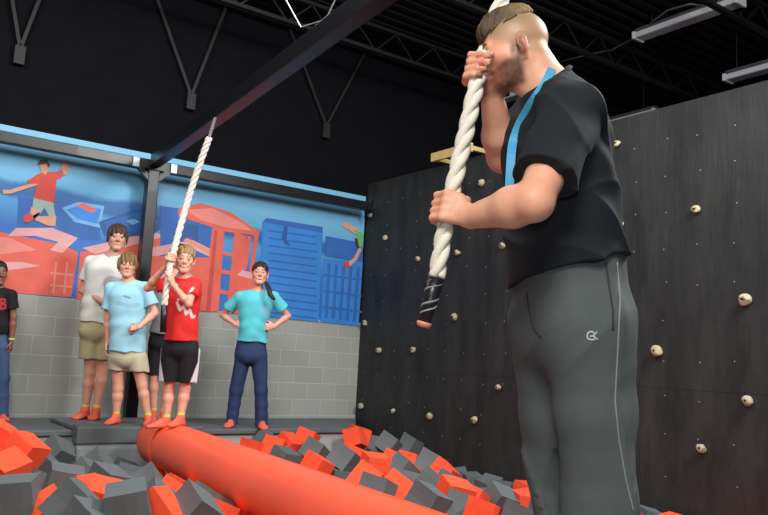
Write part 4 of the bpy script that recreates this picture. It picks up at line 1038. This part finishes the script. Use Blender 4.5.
    S.ecap(ch+[0, 0, .04*s], wa, (.165*W+t_, .105*W+t_), (sh.get('ww', .14)*W+t_, .10*W+t_), side, k=.04)
    b0 = pe*1.0; b0[2] = hem-.05; S.ecap(wa, b0, (sh.get('ww', .14)*W+t_, .10*W+t_), (sh.get('hw', .16)*W+t_, .115*W+t_), side, k=.04)
    for a in 'LR':
        p0, p1 = J['s'+a], J['e'+a]; S.cone(nb-[0, 0, .035*s], p0, .055*s, .052*s, k=.03)
        S.cone(p0, p0+(p1-p0)*sh.get('sl', .6), .055*s, .068*s, k=.03, flat=True)
    S.cut([0, 0, hem], [0, 0, -1]); S.cone(nb+[0, 0, .01*s], nb+[0, 0, .1*s], .06*s, .07*s, k=.008, op='s')
    sd = sh.get('fold', .005)
    def sf(p):
        q = p-ch; xx = q@side; zz = q[:, 2]; yy = q@F; wv = wob(p, 9, 6)*1.5
        return sd*(np.sin(xx*34+yy*18+wv*2+zz*6)*sstep(.05, -.3, zz)+.9*np.sin((zz+.4*np.abs(xx))*42+wv*2)*sstep(-.45, -.15, -zz-.35)*.7+.4*wob(p, 40))
    S.disp(sf)
    sc_ = L3(sh['c']); pr = sh.get('print')
    def scol(V):
        C = np.repeat(sc_[None], len(V), 0)*(1+.03*wob(V, 15)[:, None])
        if pr:
            q = (V-CC)@CM; D_ = -q[:, 2]; px = 384+FP*q[:, 0]/D_; py = 257.5-FP*q[:, 1]/D_; fr_ = ((V-ch)@F) > .02
            for poly, r_, c_ in pr:
                dm = np.full(len(V), 99.)
                for (x0, y0), (x1, y1) in zip(poly, poly[1:]):
                    tt = np.clip(((px-x0)*(x1-x0)+(py-y0)*(y1-y0))/((x1-x0)**2+(y1-y0)**2+1e-6), 0, 1); dm = np.minimum(dm, np.hypot(px-x0-tt*(x1-x0), py-y0-tt*(y1-y0)))
                C = mixc(C, L3(c_), sstep(r_+.5, r_-.4, dm)*fr_*.9)
        return C
    link('t_shirt', S.mesh('t_shirt', scol), clothm, man)
    # ---- shorts or jeans
    bt = bottom; S = SDF(lo-[.03, .03, 0], hi+[.03, .03, 0]-[0, 0, (hi[2]-pe[2])-.22*s], h*1.1); t_ = bt.get('t', .022)*s
    S.ecap(pe-[0, 0, .05*s], pe+[0, 0, .10*s], (.15*W+t_*.6, .108*W+t_*.6), (.13*W+t_*.6, .095*W+t_*.5), side, k=.03)
    hz = Pt(bt['hem'], d)[2] if 'hem' in bt else None
    for a in 'LR':
        hp_, kn, an = J['h'+a], J['k'+a], J['a'+a]
        if hz is not None:
            S.cone(hp_, kn, .075*W+t_, .062*W+t_*1.3, k=.02)
        else:
            S.cone(hp_, kn, .082*W, .064*s+.004, k=.02); S.cone(kn, kn+(an-kn)*.5, .066*s, .062*s, k=.02); S.cone(kn+(an-kn)*.5, an+[0, 0, -.02], .062*s, .066*s, k=.02)
    if hz is not None: S.cut([0, 0, hz], [0, 0, -1])
    else: S.cut([0, 0, J['aL'][2]-.045*s], [0, 0, -1])
    def bf(p):
        q = p-pe; xx = q@side; zz = q[:, 2]; yy = q@F; wv = wob(p, 9, 6)*1.5
        return .004*np.sin(xx*50+yy*30+wv*2)*sstep(0, -.2, zz)+(.004*np.sin(zz*60+wv*2)*sstep(-.5, -.75, zz) if hz is None else 0)
    S.disp(bf); bc = L3(bt['c']); bp_ = bt.get('print')
    def bcol(V):
        C = np.repeat(bc[None], len(V), 0)*(1+.05*wob(V, 18)[:, None])
        if bt.get('panel') is not None:
            xx = (V-pe)@side; zz = V[:, 2]; top_ = pe[2]
            C = mixc(C, L3(bt['panel']), sstep(0, .01, np.abs(xx)-.172*W+.10*np.clip((top_-zz)/(top_-hz)-.45, 0, 1)*W)*1.0)
        return C
    link(bt['name'], S.mesh(bt['name'], bcol), clothm, man)
    # ---- socks
    if socks:
        oc = L3((232, 104, 82)); yc = L3((205, 215, 90))
        for a in 'LR':
            an = J['a'+a]; S = SDF(an-[.2*s, .2*s, .10*s], an+[.2*s, .2*s, .09*s], .0055); kn = J['k'+a]; dd = nrm(kn-an)
            foot(S, an, an+(feet[a] if feet else F)*.1+[0, 0, -.075*s], s, r=.004); S.cone(an-dd*.02*s, an+dd*.055*s, .036*s, .036*s, k=.01, flat=True); S.cut([0, 0, an[2]-.075*s], [0, 0, -1])
            if bt['name'] == 'jeans': S.cut([0, 0, an[2]-.0*s], [0, 0, 1])
            link('grip_sock', S.mesh('grip_sock', lambda V: mixc(np.repeat(oc[None], len(V), 0), yc, sstep(.026*s, .034*s, V[:, 2]-an[2]) if bt['name'] != 'jeans' else 0*V[:, 2])), clothm, man)
    return man, J, HC, R
def band(parent_label, p, ax, r, w_, rgb, name, label, cat, group=None):
    ax = nrm(ax); bm = bmesh.new(); a = nrm(np.cross(ax, [.3, .2, 1])); b = np.cross(ax, a); N = 20; rings = []
    for k, (o, rr) in enumerate(((-w_, r), (-w_, r+.003), (w_, r+.003), (w_, r))): rings.append([bm.verts.new(p+ax*o+(a*math.cos(t)+b*math.sin(t))*rr) for t in [2*math.pi*i/N for i in range(N)]])
    for k in range(4):
        A, B = rings[k], rings[(k+1) % 4]
        for j in range(N): bm.faces.new((A[j], A[(j+1) % N], B[(j+1) % N], B[j]))
    tag(from_bm(name, bm, mat(name, rgb, .5), smooth=False), label, cat, group)

# --- boy in red on the roll
d = 6.42
gr = ZR+RR
ra_, rb_ = P(168, 262, 6.22), P(168, 262, 6.22)
rope_top = onbeam(6.25)-[0, 0, .09]; rq = {}
def onrope(py, x0=213, y0=125, x1=169, y1=262): return x1+(x0-x1)*(py-y1)/(y0-y1)
dB = 6.25
rt = P(213, 126, 6.5)
U1, U2 = P(172, 258, 6.27), P(168.2, 278, 6.25)
axb = nrm(P(190, 190, 6.4)-P(168.5, 275, 6.25))
def rollz(p): 
    a = (p-RA)@U; return ZR+math.sqrt(max(RR**2-a*a, .0))
aR_ = P(166, 424, 6.38); aL_ = P(180, 424, 6.36)
person(d, .86, 'boy in red t-shirt and black shorts standing on the red roll holding a rope', TC-RT*.12, (185, 259.5, -.02), hp=-.03, hr=.05, smile=2, joints=dict(
    neck=(183, 277), chest=(182, 296), waist=(181, 325), pelvis=(181, 343), sL=(195, 284), sR=(169, 283), eL=(188.5, 304, -.14), eR=(147.5, 288, -.06), wL=(173, 285, -.19), wR=(166, 266, -.13),
    hL=(189, 352), hR=(172, 352), kL=(185, 389), kR=(169, 389), aL=aL_, aR=aR_),
    ground={'aL': rollz(aL_)-.004, 'aR': rollz(aR_)-.012}, feet={'L': nrm(TC-RT*.25), 'R': nrm(TC-RT*1.1)},
    shirt=dict(c=(222, 48, 48), hem=(182, 341), sl=.62, ww=.125, hw=.15, t=.022, print=[([(178, 300), (184, 297), (190, 292), (193, 288)], 1.0, (235, 225, 222)), ([(177, 303), (180, 310), (184, 306), (186, 314), (190, 310), (192, 317), (196, 316)], 1.3, (240, 228, 225))]),
    bottom=dict(name='shorts', c=(30, 30, 34), hem=(180, 382), t=.03, panel=(225, 225, 228)), width=.98,
    hair=dict(c=(172, 140, 88), c2=(130, 100, 60), thick=.011, fringe=.062, low=-.0, shag=.004, brow=(150, 115, 75)),
    hands={'R': ('grip', U1, axb, -RT*.9-TC*-.1, 1), 'L': ('grip', U2, axb, RT*.6+TC*.7, 1)})
rp = tag(empty('climbing_rope', tuple(rope_top)), 'white rope hanging from the black beam, held by the boy in red', 'rope')
b0_, b1_ = P(164.2, 305, 6.24), P(163, 332, 6.25)
rope_mesh('strands', [b0_, U2, U1, P(190, 193, 6.38), P(209, 138, 6.33)], .026, pitch=.17, parent=rp, m=ropem)
q_ = P(213, 125, 6.33)
rope_mesh('hanger_cord', [P(208.6, 139, 6.33), q_, q_+(q_-P(208.6, 139, 6.33))*.5], .014, pitch=.06, parent=rp, m=mat('grey_cord', (120, 118, 120), .7), n=6)
bm = bmesh.new(); tube(bm, [b0_, b1_], .026, 12); from_bm('taped_end', bm, tapem, rp, smooth=True)
band('', P(174.5, 286.5, 6.25), P(188.5, 304, 6.28)-P(173, 285, 6.23), .024, .012, (225, 225, 225), 'wristband', 'white band on the left wrist of the boy in red', 'wristband')
# --- boy in light blue
person(7.25, .93, 'boy in light blue t-shirt and khaki shorts standing on the landing block', TC, (127.5, 265.5), hp=.02, joints=dict(
    neck=(128, 280), chest=(128, 300), waist=(128, 328), pelvis=(128, 352), sL=(146, 288), sR=(111, 288), eL=(155, 313), eR=(107.5, 318), wL=(139, 327, -.16), wR=(107.5, 343),
    hL=(137, 358), hR=(118, 358), kL=(142, 385), kR=(118, 388), aL=(149, 411), aR=(116, 418)), ground=.2, feet={'L': nrm(TC+RT*.3), 'R': nrm(TC-RT*.1)},
    shirt=dict(c=(158, 212, 232), hem=(128, 352), sl=.68, t=.025, hw=.165, print=[([(118, 303), (130, 306), (138, 305)], 2.2, (140, 190, 212)), ([(124, 296), (130, 298)], .8, (110, 140, 160))]),
    bottom=dict(name='shorts', c=(190, 182, 155), hem=(128, 371), t=.026), hair=dict(c=(112, 84, 52), c2=(150, 118, 78), thick=.017, fringe=.028, low=-.045, long=1, shag=.006, brow=(110, 85, 55)),
    hands={'L': (-RT*.9-UPV*.15+TC*.1, -TC*.6-UPV*.4, (.9, 1.1, .8)), 'R': (-UPV+TC*.1, RT, (.3, .4, .3))})
band('', P(141.5, 325.5, 7.12), RT*.9+UPV*.5, .026, .010, (215, 220, 205), 'wristband', 'pale band on the wrist of the boy in light blue', 'wristband')
# --- tall teenager in white
person(7.62, 1.06, 'tall dark-haired teenager in white t-shirt standing behind the boy in light blue', TC+RT*.25, (117.5, 238), hp=.02, headyaw=RT*.05, joints=dict(
    neck=(114, 254), chest=(107, 275), waist=(102, 305), pelvis=(98, 325), sL=(124, 263), sR=(91, 262), eL=(128, 292, .05), eR=(82.5, 291), wL=(116, 312, -.12), wR=(102, 301, -.2),
    hL=(105, 335, .03), hR=(92, 335), kL=(103, 368, .05), kR=(90, 372), aL=(96, 411, .02), aR=(85, 411)), ground=.2, feet={'L': nrm(TC+RT*.2), 'R': nrm(TC-RT*.05)},
    shirt=dict(c=(222, 222, 216), hem=(100, 323), sl=.62, t=.024, hw=.155, print=[([(110, 283), (116, 284)], 7, (170, 172, 170)), ([(108, 292), (116, 296)], 4, (185, 186, 184))]),
    bottom=dict(name='shorts', c=(178, 168, 130), hem=(95, 359), t=.03), hair=dict(c=(58, 42, 34), c2=(82, 60, 48), thick=.015, fringe=.04, low=-.03, long=.6, shag=.006, brow=(50, 38, 30)),
    hands={'R': (RT*.9-UPV*.25+TC*.2, -TC, (.7, .9, .6)), 'L': (-UPV-RT*.3, -TC, (.4, .5, .4))}, skin=(214, 158, 134))
# --- boy mostly hidden behind the boy in red
person(7.8, .96, 'boy in grey t-shirt and black shorts, mostly hidden between the red and light blue boys', TC, (178.5, 256), joints=dict(
    neck=(176, 271), chest=(172, 290), waist=(167, 316), pelvis=(163, 338), sL=(188, 279), sR=(160, 279), eL=(188, 305, .1), eR=(158, 306, .1), wL=(178, 325, .1), wR=(160, 330, .05),
    hL=(170, 346), hR=(157, 346), kL=(168, 377), kR=(153.5, 377), aL=(164, 411), aR=(153.5, 412)), ground=.2, feet={'L': nrm(TC+RT*.2), 'R': nrm(TC+RT*.2)},
    shirt=dict(c=(150, 152, 152), hem=(165, 334), sl=.6, t=.02), bottom=dict(name='shorts', c=(32, 32, 36), hem=(163, 375), t=.026), hair=dict(c=(62, 48, 36), thick=.013, fringe=.05, low=-.02, shag=.005), width=.85,
    hands={'L': (-UPV, RT, (.4, .5, .4)), 'R': (-UPV, RT, (.4, .5, .4))})
# --- woman
person(8.02, 1.0, 'smiling woman in turquoise t-shirt and jeans with hands on her hips', TC-RT*.1, (260, 273.5), hp=.08, smile=1, open_=1.2, gender='f', joints=dict(
    neck=(258, 291), chest=(255, 306), waist=(253, 330), pelvis=(251, 349), sL=(273.5, 297), sR=(240, 297), eL=(288, 316, .08), eR=(222.5, 315, .08), wL=(274, 326.5, -.03), wR=(235, 324, -.03),
    hL=(259, 356), hR=(243, 356), kL=(261, 390), kR=(236, 390), aL=(261.5, 420), aR=(232, 420)), ground=ZP, feet={'L': nrm(TC+RT*.35), 'R': nrm(TC-RT*.05)},
    shirt=dict(c=(92, 200, 212), hem=(252, 342), sl=.62, t=.02, ww=.115, hw=.15, print=[([(264, 308), (267, 312)], 3.0, (130, 180, 205))]),
    bottom=dict(name='jeans', c=(44, 62, 98)), hair=dict(c=(40, 30, 30), c2=(58, 42, 40), thick=.007, fringe=.066, low=-.02, shag=.003, brow=(60, 42, 36)), width=1.0, ears=True,
    hands={'L': (-RT*.9-UPV*.1+TC*.3, -TC*.5+UPV*.0-RT*.0, (.5, .6, .5)), 'R': (RT*.9-UPV*.1+TC*.3, -TC*.5, (.5, .6, .5))}, skin=(224, 160, 138), arm=.88)
# braid over her shoulder
bm = bmesh.new(); pts = [P(266, 283, 7.98), P(269, 289, 7.88), P(270, 294, 7.85), P(273, 298, 7.84), P(275, 300, 7.84)]
tube(bm, pts, [.02, .026, .024, .02, .008], 8)
wom = [o for o in col.objects if o.get('label', '').startswith('smiling woman')][0]
from_bm('braid', bm, mat('dark_braid', (40, 30, 30), .6, bump=(60, .8, .01)), wom, smooth=True)
# --- child at the left edge
person(7.4, .845, 'child in black t-shirt with red lettering, cut off by the left edge', TC+RT*.35, (-1.5, 273), headyaw=RT*.45, joints=dict(
    neck=(-2, 287), chest=(-3, 302), waist=(-4, 325), pelvis=(-5, 341), sL=(11.5, 295), sR=(-18, 295), eL=(13.5, 317), eR=(-22, 318), wL=(11.5, 342), wR=(-20, 342),
    hL=(2, 348), hR=(-12, 348), kL=(3, 378), kR=(-12, 378), aL=(2, 412), aR=(-12, 412)), ground=ZP, skin=(140, 92, 72),
    shirt=dict(c=(30, 28, 34), hem=(-4, 333), sl=.62, t=.02, print=[([(1, 299), (1, 309)], .7, (205, 60, 70)), ([(1, 299), (5, 299.5), (5.5, 302), (1.5, 303.5), (5.5, 305), (5.5, 308), (1, 309)], .7, (205, 60, 70))]),
    bottom=dict(name='jeans', c=(66, 88, 128)), hair=dict(c=(26, 22, 22), thick=.006, fringe=.07, low=.0, shag=.002, brow=(30, 24, 22)),
    hands={'L': (-UPV, -RT, (.3, .4, .3)), 'R': (-UPV, RT, (.3, .4, .3))})
band('', P(11.8, 339, 7.4), UPV, .026, .010, (170, 210, 90), 'wristband', 'green band on the wrist of the child at the left edge', 'wristband')
